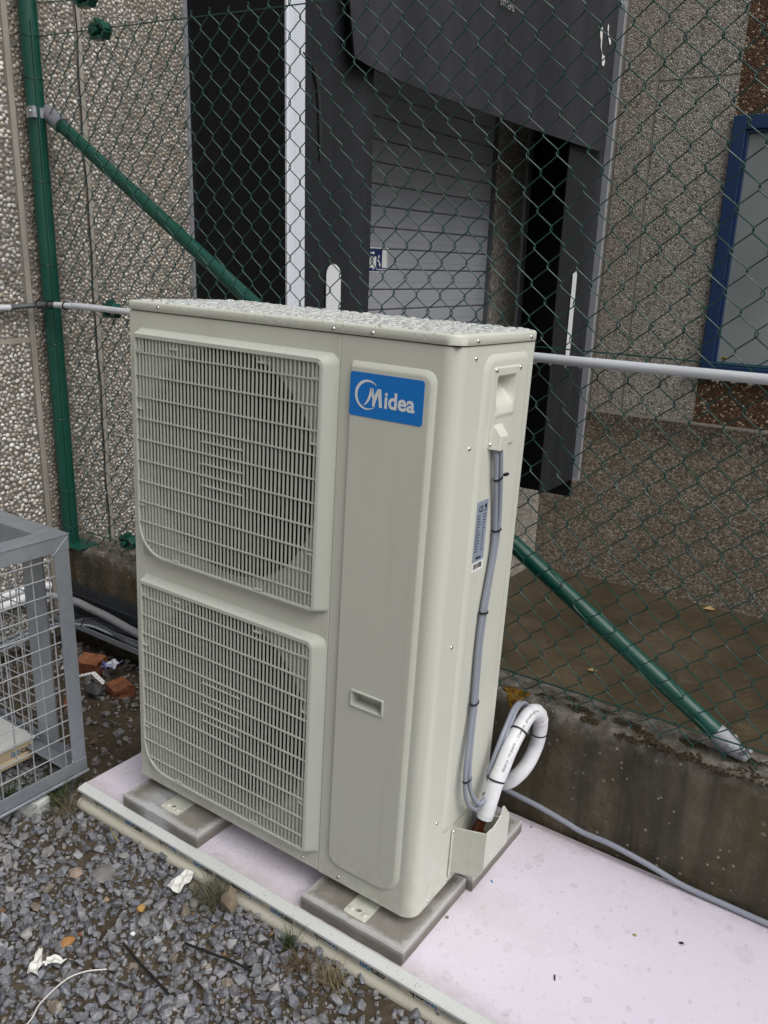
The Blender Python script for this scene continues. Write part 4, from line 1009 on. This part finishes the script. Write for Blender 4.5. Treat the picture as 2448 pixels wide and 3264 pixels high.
for c, ax in (((xa + .003, .1885, 1.035), (0, .25, -1)), ((xa, .214, .912), (0, .05, -1)), ((xa, .190, .722), (0, -.15, -1)), ((xa + .003, .184, .497), (0, -.02, -1)), ((W + .028, .160, .310), (0, .05, -1)), ((W + .040, .250, .218), (0, 1, .5))):
    part(cb, 'cable_tie', ring_tie(Vector(c) + Vector((.0005, 0, 0)), ax, .0072, .0021, 2.0), BLACK)
    c = Vector(c)
part(cb, 'cable_tie', MB().box(xa + .006, xa + .013, .204, .222, 1.037, 1.043), BLACK, bv=.001)
# insulated pipe
P1 = [(.981, .241, .178), (.983, .251, .212), (.986, .266, .254), (.989, .289, .287), (.990, .311, .315), (.990, .338, .336), (.990, .366, .353), (.989, .402, .367), (.987, .440, .369), (.985, .482, .355), (.983, .518, .327), (.981, .540, .292), (.978, .547, .255), (.973, .548, .215), (.964, .530, .170), (.948, .505, .135), (.915, .500, .100), (.85, .52, .080), (.70, .53, .070), (.45, .53, .070), (.1, .53, .075)]
CP = catmull(P1, 7)
ip = thing('insulated_pipe', 'white foam insulated pipe looping out of the cover at the side of the unit', 'pipe', (.98, .234, .157), 'U')
part(ip, 'insulation', MB().tube(CP, [.0200 + (.0016 * sin(i * 1.3)) * (55 < i < 75) for i in range(len(CP))], 20), FOAMW, sm=60)
def along(s_, ang, path, rad):
    """point on the tube at arc length s_, angle ang from the outward (camera-facing) side"""
    acc = 0
    for i in range(len(path) - 1):
        d_ = (path[i + 1] - path[i]).length
        if acc + d_ >= s_:
            t_ = (path[i + 1] - path[i]).normalized(); c = path[i] + t_ * (s_ - acc)
            o = Vector((.36, -.78, .50)); o = (o - t_ * o.dot(t_)).normalized(); b = t_.cross(o)
            return c + (o * cos(ang) + b * sin(ang)) * rad
        acc += d_
    return path[-1]
mb = MB()
def ptxt(s, s0, s1, hgt):
    v, f, a = text2d(s)
    v2 = [(s0 + x * (s1 - s0), (y - .5) * hgt) for x, y in v]
    mb.add([along(x, y / .0235 + .25, CP, .0209) for x, y in v2], f)
ptxt('28/05/14', .112, .142, .0072); ptxt('LA FARGA', .150, .184, .0072); ptxt('-', .189, .193, .0012); ptxt('CLIMAPLUS', .198, .236, .0072); ptxt('Euroclass', .245, .278, .0072); ptxt('BL-s1-d0', .283, .312, .0072)
part(ip, 'lettering', mb, mat('print_soft', (.10, .10, .10), .6))
part(ip, 'cable_tie', ring_tie((.984, .270, .262), (0.05, .45, 1), .0216, .0022), BLACK)
part(ip, 'cable_tie', ring_tie((.990, .366, .353), (0, .85, .55), .0216, .0022), BLACK)
part(ip, 'cable_tie', ring_tie((.978, .547, .259), (0, -.1, 1), .0212, .0016), BLACK)
part(ip, 'split_end', MB().tube([(.981, .240, .184), (.980, .237, .170)], [.0209, .0200], 20, cap=False), FOAMW, sm=60)
# grey cable lying along the wall foot (plumb frame)
gc = [(.60, .60, .02), (.78, .606, -.004), (.88, .612, -.022), (.975, .615, -.034), (1.06, .617, -.050), (1.11, .618, -.060), (1.19, .619, -.061), (1.30, .622, -.078), (1.386, .626, -.098), (1.484, .630, -.1045), (1.6, .632, -.1085), (1.8, .635, -.114), (2.2, .637, -.122), (2.9, .638, -.138)]
single('ground_cable', 'single grey cable trailing along the foot of the low wall over the lilac panel', 'cable', MB().tube(catmull(gc, 6), .0078, 10), CABLE, (1.2, .62, -.06), sm=60)
# cable tray on the low wall
tr = thing('cable_tray', 'dark metal cable tray with bundled pipes and cables on the low wall', 'cable tray', (-1.0, .60, -.05))
part(tr, 'tray_channel', MB().box(-1.26, .80, .634, .641, -.048, .098).box(-1.26, .80, .548, .6335, -.048, -.044), mat('tray_grey', (.045, .05, .058), .45, .3))
part(tr, 'tray_lip', MB().box(-1.26, .80, .543, .5475, -.048, -.026), GALV)
part(tr, 'tray_lip', MB().box(-1.26, .80, .626, .6335, .046, .053), MATS['tray_grey'])
rs = np.random.RandomState(21)
part(tr, 'insulated_pipe', MB().tube(catmull([(XW + .03, -1.0, -.02), (XW + .03, .25, .06), (XW + .035, .42, .075), (XW + .06, .51, .068)], 6), .0205, 14), FOAMW, sm=60)
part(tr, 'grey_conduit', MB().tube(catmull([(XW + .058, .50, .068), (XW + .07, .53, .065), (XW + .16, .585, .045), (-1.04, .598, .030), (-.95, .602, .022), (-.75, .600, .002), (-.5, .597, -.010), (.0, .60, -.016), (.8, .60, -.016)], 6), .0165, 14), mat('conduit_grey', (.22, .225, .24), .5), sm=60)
part(tr, 'insulated_pipe', MB().tube(catmull([(XW + .035, -1.0, .05), (XW + .03, .30, .105), (XW + .035, .47, .112), (XW + .06, .545, .103)], 6), .016, 14), FOAMW, sm=60)
for k_ in range(7):
    y0 = .560 + .010 * k_; z0 = -.036 + .006 * (k_ % 3)
    pts = [(XW + .05 + .012 * k_, -.6, -.10 + .01 * k_), (XW + .06 + .012 * k_, .2, -.07), (XW + .09 + .01 * k_, .45, -.04), (-1.05, y0 - .005, z0 + .01)] + [(x, y0 + .005 * rs.randn() + .006 * sin(x * 6 + k_ * 2), z0 + .004 * rs.rand() + .006 * (1 + sin(x * 5 + k_))) for x in np.arange(-.9, .8, .15)]
    part(tr, 'cable', MB().tube(catmull(pts, 5), .0055 + .0015 * (k_ % 2), 8), CABLE2 if k_ % 3 else CABLE, sm=60)
part(tr, 'cable_tie', MB().tube([(-1.02, .545, .052), (-.995, .56, .040), (-1.03, .575, .035), (-1.045, .55, -.01), (-1.05, .542, -.03)], .0022, 6), BLACK)
part(tr, 'cable_tie', MB().tube([(-1.01, .60, .098), (-.99, .575, .106)], .0022, 6), BLACK)

# ================================================================== GALVANISED CAGE at left
cx, cy, czt, czb = -.2475, -.012, .687, -.076
CX0, CY0 = -1.05, -1.00
cg = thing('steel_cage', 'galvanised steel guard cage with wire mesh standing left of the unit', 'cage', (cx - .1, cy - .1, -.098))
t_ = .004
def angle_v(x, y, sx_, sy_, wd=.046):
    return MB().box(min(x, x + sx_ * t_), max(x, x + sx_ * t_), min(y, y + sy_ * wd), max(y, y + sy_ * wd), czb + .001, czt - .0045).box(min(x + sx_ * t_, x + sx_ * wd), max(x + sx_ * t_, x + sx_ * wd), min(y, y + sy_ * t_), max(y, y + sy_ * t_), czb + .001, czt - .0045)
for (x, y, a, b) in ((cx, cy, -1, -1), (cx, CY0, -1, 1), (CX0, cy, 1, -1), (CX0, CY0, 1, 1)): part(cg, 'upright', angle_v(x, y, a, b), GALV, bv=.0012)
TF = .066; TH = .047
part(cg, 'top_rail', MB().box(cx - .003, cx + .0012, CY0, cy + .001, czt - TH, czt - .004).box(cx - TF, cx + .0035, CY0, cy + .0035, czt - .0035, czt), GALV, bv=.0012)
part(cg, 'top_rail', MB().box(CX0, cx - .0045, cy - .003, cy + .0012, czt - TH, czt - .004).box(CX0, cx - TF - .0005, cy - TF, cy + .0035, czt - .0035, czt), GALV, bv=.0012)
part(cg, 'rail_lip', MB().box(CX0, cx - TF - .001, cy - TF - .003, cy - TF, czt - .085, czt - .004), GALV)
part(cg, 'top_rail', MB().box(CX0, CX0 + TF, CY0, cy - TF - .001, czt - .0035, czt).box(CX0, CX0 + .004, CY0, cy - .05, czt - TH, czt - .004), GALV, bv=.0012)
part(cg, 'bottom_rail', MB().box(cx - .003, cx + .0012, CY0, cy + .001, czb, czb + .041).box(cx - .050, cx - .0035, CY0, cy - .005, czb, czb + .004), GALV, bv=.0012)
part(cg, 'bottom_rail', MB().box(CX0, cx - .0045, cy - .003, cy + .0012, czb, czb + .041).box(CX0, cx - .051, cy - .050, cy - .0035, czb, czb + .004), GALV, bv=.0012)
part(cg, 'runner', MB().tube([(cx - .004, cy + .006, czb - .010), (cx - .004, CY0, czb - .010)], .0065, 10).box(cx - .045, cx - .012, CY0, cy + .0, czb - .012, czb - .0005), GALV, sm=40)
part(cg, 'flat_bar', MB().box(-.480, -.372, cy - .010, cy - .0045, czb + .042, czt - TH - .001), GALV, bv=.001)
part(cg, 'weld_seam', MB().tube([(cx + .0012, cy - .001, czt - .006), (cx + .0012, cy - .046, czt - TH - .001)], .0012, 6).tube([(cx + .001, cy - .047, czt - TH - .004), (cx + .001, cy - .048, czb + .045)], .0012, 6), GALV, sm=50)
part(cg, 'weld_bead', MB().dome((cx + .0005, cy - .050, czt - TH - .006), .0042, .003, (1, 0, -.4), 8, 3).dome((cx + .0005, cy - .047, czb + .046), .004, .003, (1, 0, .4), 8, 3), GALV, sm=60)
hme = MB().tube([(0, 0, 0), (0, -1, 0)], .0021, 8).mesh('mesh_wire_h'); vme = MB().tube([(0, 0, 0), (0, 0, 1)], .0021, 8).mesh('mesh_wire_v'); xme = MB().tube([(0, 0, 0), (-1, 0, 0)], .0021, 8).mesh('mesh_wire_x')
for me in (hme, vme, xme): me.materials.append(WIRE); smooth(me, 50)
def put(me, loc, sc):
    o = bpy.data.objects.new('mesh_wire', me); COL.objects.link(o); o.parent = cg; o.location = Vector(loc) - ROOT[cg.name]; o.scale = sc
for k in range(14):
    z = .6205 - .0509 * k
    if z < czb + .01: break
    put(hme, (cx - .005, cy - .034, z), (1, -CY0 - .06, 1)); put(xme, (-.478, cy - .012, z - .012), (.57, 1, 1))
for k in range(19):
    y = -.0755 - .0505 * k
    if y < CY0 + .02: break
    put(vme, (cx - .0092, y, czb + .008), (1, 1, czt - TH + .02 - czb))
for k in range(11): put(vme, (-.500 - .0505 * k, cy - .0162, czb + .03), (1, 1, czt - TH - czb))
ip2 = thing('panel_offcut', 'offcut of cream sandwich panel lying inside the steel cage', 'panel offcut', (-.7, -.4, -.124))
part(ip2, 'steel_sheet', MB().box(-.95, -.489, -.95, -.030, -.0545, -.050).box(-.560, -.530, -.95, -.03, -.0498, -.0470).box(-.500, -.489, -.95, -.030, -.0498, -.0470), RIM, bv=.001)
part(ip2, 'foam_core', MB().box(-.95, -.495, -.95, -.033, -.092, -.0550).prism([(-.95, -.124), (-.497, -.124), (-.489, -.115), (-.489, -.098), (-.497, -.0925), (-.95, -.0925)], lambda a, b, d: (a, d, b), -.95, -.035), mat('foam_tan', (.50, .40, .26), .7), bv=.001)
for yy in (-.112, -.36, -.61):
    mb = MB(); put_text(mb, 'iso', lambda a, b: (-.4946, yy + a * .031, -.0890 + b * .021), .02); part(ip2, 'lettering', mb, INKB)
    mb = MB(); put_text(mb, 'cab', lambda a, b: (-.4946, yy + .033 + a * .040, -.0890 + b * .021), .02); part(ip2, 'lettering', mb, INK)
single('panel_scrap', 'small white panel scrap wedged under the corner of the steel cage', 'scrap', MB().prism([(-.31, -.215), (-.235, -.19), (-.245, -.145), (-.31, -.15)], lambda a, b, d: (a, b, d), -.155, -.099), RIM, (-.28, -.17, -.155), bv=.002)

# ================================================================== CRUSHED STONE
def hull_templates(n, seed, flat=.75):
    rs = np.random.RandomState(seed); out = []
    for k in range(n):
        bm = bmesh.new()
        for q_ in range(13):
            d = rs.randn(3); d /= np.linalg.norm(d); d *= (.78 + .3 * rs.rand()); bm.verts.new((d[0] * (1 + .35 * rs.rand()), d[1], d[2] * flat))
        res = bmesh.ops.convex_hull(bm, input=bm.verts)
        bmesh.ops.delete(bm, geom=[v for v in bm.verts if not v.link_faces], context='VERTS')
        bmesh.ops.bevel(bm, geom=list(bm.edges), offset=.05, segments=1, affect='EDGES')
        bmesh.ops.triangulate(bm, faces=bm.faces); bm.verts.index_update()
        out.append((np.array([v.co[:] for v in bm.verts]), np.array([[v.index for v in f.verts] for f in bm.faces]))); bm.free()
    return out
TPL = hull_templates(22, 4)
def dirtness(x, y):
    d = 0
    if y > -.02 and x < -.16: d = .93 - .25 * max(0, (y - .35))
    for (px, py, r, a) in ((-.06, -.20, .13, .75), (-.02, -.30, .10, .6), (.25, -.33, .06, .75), (.17, -.27, .05, .6), (.40, -.32, .05, .6), (.44, -.38, .05, .6), (.55, -.34, .04, .5), (-.20, -.28, .12, .5), (.93, -.14, .12, .85), (.80, -.16, .06, .7), (.31, -.42, .05, .6), (.22, -.20, .05, .55), (.73, -.13, .05, .6), (-.17, -.05, .09, .85), (.70, -.26, .04, .5)):
        d = max(d, a * max(0, 1 - ((x - px) ** 2 + (y - py) ** 2) / r ** 2) ** .6)
    return d
def gravel(n_try, rmin, rmax, seed, zoff, over):
    rs = np.random.RandomState(seed); grid = {}; out = []; cell = 2 * rmax
    for k in range(n_try):
        fr = k / n_try; r = rmin + (rmax - rmin) * (1 - fr) ** 1.5 * (.75 + .25 * rs.rand())
        x = -1.24 + 2.95 * rs.rand(); y = -1.05 + 1.66 * rs.rand()
        if x > -.172 and y > -.062 - .0: continue
        if rs.rand() < dirtness(x, y): continue
        ci, cj = int(x // cell), int(y // cell); ok = True
        for i in range(ci - 1, ci + 2):
            for j in range(cj - 1, cj + 2):
                for (a, b, q_) in grid.get((i, j), ()):
                    if (a - x) ** 2 + (b - y) ** 2 < (over * (q_ + r)) ** 2: ok = False; break
                if not ok: break
            if not ok: break
        if ok: grid.setdefault((ci, cj), []).append((x, y, r)); out.append((x, y, r, zoff))
    return out
GP = gravel(32000, .0070, .0215, 31, .32, .69) + gravel(34000, .0050, .012, 32, -.05, .66) + gravel(20000, .0026, .0060, 33, .45, .9)
V = []; F = []; C = []; n0 = 0; rs = np.random.RandomState(77)
GC = [(.145, .155, .185), (.170, .178, .206), (.200, .206, .228), (.112, .120, .148), (.26, .262, .278), (.160, .168, .192), (.182, .18, .192)]
for (x, y, r, zo) in GP:
    tv, tf = TPL[rs.randint(len(TPL))]
    q_ = rs.randn(3); A = Matrix.Rotation(rs.rand() * 2 * pi, 3, 'Z') @ Matrix.Rotation(.55 * q_[0], 3, 'X') @ Matrix.Rotation(.55 * q_[1], 3, 'Y')
    p = (tv * (r * np.array([1, .8 + .3 * rs.rand(), .8 + .35 * rs.rand()]))) @ np.array(A).T
    V.append(p + np.array([x, y, gz(x, y) + zo * r + .002 * rs.rand()])); F.append(tf + n0); n0 += len(tv)
    u = rs.rand()
    dd = dirtness(x, y)
    if u < .007: c = np.array((.27, .15, .055))
    elif u < .040: c = np.array((.25, .20, .15))
    elif u < .085: c = np.array((.36, .35, .34))
    elif u < .087: c = np.array((.20, .075, .035))
    else: c = np.array(GC[rs.randint(len(GC))])
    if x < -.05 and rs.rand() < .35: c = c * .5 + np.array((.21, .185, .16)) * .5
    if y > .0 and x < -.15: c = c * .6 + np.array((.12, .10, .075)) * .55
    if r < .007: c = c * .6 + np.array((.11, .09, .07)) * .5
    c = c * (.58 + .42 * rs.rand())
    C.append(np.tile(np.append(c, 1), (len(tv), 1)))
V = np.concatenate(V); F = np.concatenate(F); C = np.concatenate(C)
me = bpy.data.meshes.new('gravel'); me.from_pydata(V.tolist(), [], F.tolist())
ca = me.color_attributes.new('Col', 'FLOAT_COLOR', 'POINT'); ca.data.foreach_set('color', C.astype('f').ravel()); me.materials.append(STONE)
o = bpy.data.objects.new('gravel', me); COL.objects.link(o); _meta(o, 'angular blue grey crushed stone covering the soil in front of the panel', 'gravel', None, 'stuff')

def rock(name, label, cat, c, r3, m, seed, group=None):
    rs = np.random.RandomState(seed); bm = bmesh.new()
    for q_ in range(26):
        d = rs.randn(3); d /= np.linalg.norm(d); d *= .85 + .25 * rs.rand(); bm.verts.new((c[0] + d[0] * r3[0], c[1] + d[1] * r3[1], c[2] + d[2] * r3[2]))
    bmesh.ops.convex_hull(bm, input=bm.verts); bmesh.ops.delete(bm, geom=[v for v in bm.verts if not v.link_faces], context='VERTS'); bm.verts.index_update()
    mb = MB(); mb.add([v.co[:] for v in bm.verts], [[v.index for v in f.verts] for f in bm.faces]); bm.free()
    return single(name, label, cat, mb, m, (c[0], c[1], c[2] - r3[2]), bv=min(r3) * .07, group=group)
rock('rock', 'large tan stone with a pointed foot leaning at the panel edge beside a grass tuft', 'stone', (.470, -.118, -.112), (.026, .022, .042), ROCKB, 1)
rock('rock', 'broad flat grey stone, the largest among the crushed stone', 'stone', (.110, -.225, -.142), (.043, .030, .016), ROCK, 2)
rock('rock', 'dark grey stone beside the broken red bricks by the low wall', 'stone', (-.735, .365, -.135), (.052, .034, .028), mat('rock_dark', (.055, .055, .058), .6), 5)
rock('rock', 'pinkish beige stone in the crushed stone left of the broad flat grey one', 'stone', (.052, -.268, -.14), (.020, .018, .014), mat('rock_pink', (.30, .23, .18), .7), 6)
rock('rock', 'white pebble lying alone in the middle of the crushed stone', 'stone', (.346, -.318, -.132), (.0075, .006, .006), WHITE, 7)
rock('rock', 'orange brown stone split across, lying between the two white papers', 'stone', (.240, -.425, -.135), (.013, .020, .012), mat('rock_orange', (.33, .16, .05), .7), 8)
rock('rock', 'ochre yellow stone in the crushed stone below the larger white paper', 'stone', (.293, -.250, -.135), (.012, .014, .011), mat('rock_ochre', (.38, .22, .06), .7), 9)
def brick(label, c, half, rz, tilt, seed):
    mb = MB(); A = Matrix.Rotation(rz, 3, 'Z') @ Matrix.Rotation(tilt, 3, 'X'); rs = np.random.RandomState(seed)
    bm = bmesh.new(); bmesh.ops.create_cube(bm, size=2); bmesh.ops.subdivide_edges(bm, edges=bm.edges, cuts=3, use_grid_fill=True)
    vs = []
    for v in bm.verts:
        p = Vector(v.co); brk = .18 * max(0, p.x) * (1 + sin(p.y * 5) * .6 + .5 * rs.randn())
        p = Vector((p.x - brk + .03 * rs.randn(), p.y + .03 * rs.randn(), p.z + .03 * rs.randn()))
        p = A @ Vector((p.x * half[0], p.y * half[1], p.z * half[2])); vs.append((c[0] + p.x, c[1] + p.y, c[2] + p.z))
    bm.verts.index_update(); mb.add(vs, [[v.index for v in f.verts] for f in bm.faces]); bm.free()
    single('brick_fragment', label, 'brick fragment', mb, BRICK, (c[0], c[1], c[2] - half[2]), sm=30, group='broken red bricks by the low wall')
brick('broken red brick close to the cage upright, nearest the low wall', (-.890, .475, -.125), (.052, .032, .030), .35, .25, 1)
brick('broken red brick nearest the unit, left of its lower grille', (-.655, .425, -.135), (.048, .036, .024), -.25, .1, 2)
brick('small red brick crumb seen through the cage beside its flat bar', (-.72, .26, -.145), (.026, .022, .018), .8, .2, 3)
# crumpled paper and wrappers
def crumple(name, label, cat, outline, z0, h, m, seed, nu=14, nv=12, base=None):
    rs = np.random.RandomState(seed); (a, b, c, d) = [Vector((*p, 0)) for p in outline]
    ph = rs.rand(6) * 6
    def fn(u, v):
        p = (a * (1 - u) + b * u) * (1 - v) + (d * (1 - u) + c * u) * v
        z = z0 + h * (abs(sin(u * 5.2 + v * 3.1 + ph[0])) * .5 + abs(sin(u * 2.3 - v * 6.4 + ph[1])) * .4 + .25 * abs(sin(u * 11 + v * 7 + ph[2])))
        p = p + Vector((.004 * sin(v * 9 + ph[3]), .004 * sin(u * 8 + ph[4]), 0)) * (h / .02)
        return (p.x, p.y, z)
    mb = MB().grid(fn, nu, nv); n = len(mb.v); f0 = list(mb.f); v0 = list(mb.v)
    return single(name, label, cat, mb, m, (a.x, a.y, z0), sm=20)
crumple('paper_scrap', 'crumpled white paper scrap close to the front edge of the panel', 'paper', [(.292, -.170), (.340, -.168), (.318, -.088), (.290, -.098)], -.130, .011, PAPER, 1)
crumple('paper_scrap', 'crumpled white tissue with a torn tail near the curved white wire', 'paper', [(.252, -.540), (.285, -.530), (.232, -.480), (.218, -.488)], -.133, .015, PAPER, 2)
crumple('paper_scrap', 'flat white tissue tail lying right of the crumpled white tissue', 'paper', [(.262, -.512), (.272, -.492), (.305, -.455), (.252, -.480)], -.134, .012, PAPER, 3, 10, 8)
crumple('wrapper', 'crumpled blue and white plastic wrapper between the broken red bricks', 'wrapper', [(-.80, .448), (-.765, .455), (-.775, .535), (-.835, .500)], -.118, .026, mat('wrapper_blue', build=lambda g: g.col(g.ramp(g.noise(22, 3), [(.42, (.03, .07, .26)), (.50, (.12, .16, .36)), (.56, (.5, .5, .54))], 'CONSTANT')), rough=.35), 4)
ps = thing('perforated_strap', 'bent white perforated strap lying by the broken red bricks', 'strap', (-.786, .404, -.12))
part(ps, 'strip', MB().add([(-.830, .362, -.114), (-.830, .377, -.108), (-.786, .412, -.095), (-.790, .398, -.101), (-.715, .402, -.109), (-.708, .388, -.115)], [(0, 1, 2, 3), (3, 2, 4, 5)]).add([(-.830, .362, -.1155), (-.830, .377, -.1095), (-.786, .412, -.0965), (-.790, .398, -.1025), (-.715, .402, -.1105), (-.708, .388, -.1165)], [(0, 3, 2, 1), (3, 5, 4, 2)]), WHITE)
mb = MB()
for k in range(4):
    f = (k + .5) / 4.2; mb.dome((-.830 + .042 * f, .3695 + .0355 * f, -.1108 + .0128 * f), .0026, .0006, (0, -.4, 1), 8, 1)
for k in range(4):
    f = (k + .6) / 4.2; mb.dome((-.788 + .0765 * f, .405 - .010 * f, -.0978 - .014 * f), .0026, .0006, (0, -.4, 1), 8, 1)
part(ps, 'hole', mb, INK)
single('white_wire', 'thin white wire curving over the crushed stone at the front', 'wire', MB().tube(catmull([(.385, -.66, -.128), (.372, -.605, -.124), (.355, -.570, -.120), (.347, -.505, -.118), (.358, -.462, -.122), (.387, -.424, -.128)], 8), .0016, 8), mat('wire_white', (.68, .67, .62), .45), (.36, -.5, -.13), sm=60)
def strap_(pts, w_):
    P = catmull(pts, 6); v = []; f = []
    for i, p in enumerate(P):
        t2 = (P[min(i + 1, len(P) - 1)] - P[max(i - 1, 0)]).normalized(); s_ = t2.cross(Vector((0, 0, 1))).normalized() * w_
        v += [p - s_, p + s_, p + s_ + Vector((0, 0, -.002)), p - s_ + Vector((0, 0, -.002))]
    for i in range(len(P) - 1):
        for q_ in range(4): f.append((i * 4 + q_, i * 4 + (q_ + 1) % 4, i * 4 + 4 + (q_ + 1) % 4, i * 4 + 4 + q_))
    f += [(0, 1, 2, 3), tuple(len(v) - 4 + q_ for q_ in (3, 2, 1, 0))]
    return MB().add(v, f)
single('tie_strip', 'black plastic strip on the crushed stone, the one nearer the white wire', 'strip', strap_([(.353, -.352, -.128), (.427, -.367, -.127), (.49, -.376, -.125), (.552, -.384, -.130)], .0030), BLACK, (.45, -.37, -.13))
single('tie_strip', 'black plastic strip on the crushed stone, the one nearer the panel', 'strip', strap_([(.472, -.266, -.126), (.557, -.247, -.126), (.60, -.238, -.124), (.655, -.228, -.130)], .0030), BLACK, (.56, -.25, -.13))
# grass
def tuft(label, c, h, n, m, seed, spread=1.0, arch=1.0, group='grass tufts in the gravel'):
    rs = np.random.RandomState(seed); mb = MB()
    for k in range(n):
        a = rs.rand() * 2 * pi; hh = h * (.45 + .65 * rs.rand()); lean = (.25 + .75 * rs.rand()) * spread; w_ = .0007 + .0008 * rs.rand()
        b = Vector((c[0] + .022 * rs.randn() * spread * .7, c[1] + .012 * rs.randn() * spread, c[2])); d = Vector((cos(a), sin(a), 0)); s_ = Vector((-sin(a), cos(a), 0)) * w_
        v = []; n_ = 5
        for i in range(n_ + 1):
            t2 = i / n_; p = b + d * (hh * lean * t2 ** 1.5) + Vector((0, 0, hh * (t2 - .42 * arch * lean * t2 ** 2.3)))
            v += [p - s_ * (1 - t2 * .9), p + s_ * (1 - t2 * .9)]
        mb.add(v, [(2 * i, 2 * i + 1, 2 * i + 3, 2 * i + 2) for i in range(n_)])
    root = single('grass_tuft', label, 'grass tuft', mb, m, c, group=group)
    return root
tuft('lush green grass tuft under the corner of the steel cage', (-.262, -.135, -.15), .115, 260, GRASSG, 1, 1.3)
tuft('long dry straw tuft between the steel cage and the panel', (-.205, -.125, -.15), .120, 90, GRASSD, 2, 1.5)
tuft('drooping grey green tuft beside the large tan stone', (.415, -.108, -.145), .090, 260, mat('grass_grey', (.12, .12, .07), .7), 3, 1.35, 1.5)
tuft('short bright green tuft at the panel edge in front of the right slab', (.670, -.116, -.145), .070, 90, GRASSG, 4, .6, .5)
tuft('brown dead tuft right of the short green tuft', (.735, -.140, -.15), .055, 170, mat('grass_brown', (.11, .075, .04), .8), 5, 1.2)
tuft('straggly dry tuft farthest right along the panel edge', (.815, -.132, -.15), .060, 120, GRASSD, 6, 1.2)
tuft('small green tuft inside the steel cage by the panel offcut', (-.36, -.20, -.13), .085, 90, GRASSG, 7, .9)
single('straw', 'yellow green straw lying flat by the left end of the panel', 'straw', MB().tube(catmull([(-.02, -.105, -.132), (.01, -.118, -.126), (.05, -.13, -.128)], 5), .0016, 6), mat('straw_yellow', (.32, .30, .06), .6), (0, -.11, -.14), sm=60)
# bits lying on the lilac film (unit frame)
def bit(label, x, y, l, wd, h, ang, m):
    A = Matrix.Rotation(ang, 3, 'Z'); mb = MB().obox((x, y, ZT + .0005 + h / 2), A @ Vector((1, 0, 0)), A @ Vector((0, 1, 0)), Vector((0, 0, 1)), l / 2, wd / 2, h / 2)
    single('debris_bit', label, 'debris bit', mb, m, (x, y, ZT), 'U', bv=wd * .2, group='bits lying on the lilac film')
bit('black cable tie end lying on the film near the front of the panel', 1.241, .128, .016, .0032, .002, -1.2, BLACK)
bit('short black stub lying on the film in the middle right of the panel', 1.449, .413, .010, .005, .004, .5, BLACK)
bit('tiny black sliver on the film next to the low wall by the rear slab', .975, .590, .007, .003, .002, 1.3, BLACK)
bit('yellow green crumb lying on the film', 1.349, .368, .008, .006, .003, .2, mat('crumb', (.30, .28, .05), .7))
bit('tiny blue sliver on the film beside the pipe cover', .985, .318, .009, .003, .002, -.7, INKB)
bit('orange crumb on the film against the front right slab', .955, .135, .007, .006, .004, .3, ROCKB)
single('dry_leaf', 'pale dry leaf on the dock floor near the far wall', 'leaf', MB().add([(.30, 5.53, ZP + .006), (.36, 5.50, ZP + .02), (.40, 5.56, ZP + .008), (.34, 5.60, ZP + .018)], [(0, 1, 2, 3)]).add([(.30, 5.53, ZP + .004), (.36, 5.50, ZP + .018), (.40, 5.56, ZP + .006), (.34, 5.60, ZP + .016)], [(0, 3, 2, 1)]), mat('leaf_pale', (.42, .30, .12), .7), (.35, 5.55, ZP))
single('dry_leaf', 'small brown leaf on the dock floor below the middle of the brace', 'leaf', MB().add([(-.05, 3.86, ZP + .005), (-.02, 3.83, ZP + .014), (.02, 3.87, ZP + .006), (-.02, 3.90, ZP + .014)], [(0, 1, 2, 3)]).add([(-.05, 3.86, ZP + .003), (-.02, 3.83, ZP + .012), (.02, 3.87, ZP + .004), (-.02, 3.90, ZP + .012)], [(0, 3, 2, 1)]), mat('leaf_brown', (.28, .18, .07), .7), (-.02, 3.86, ZP))
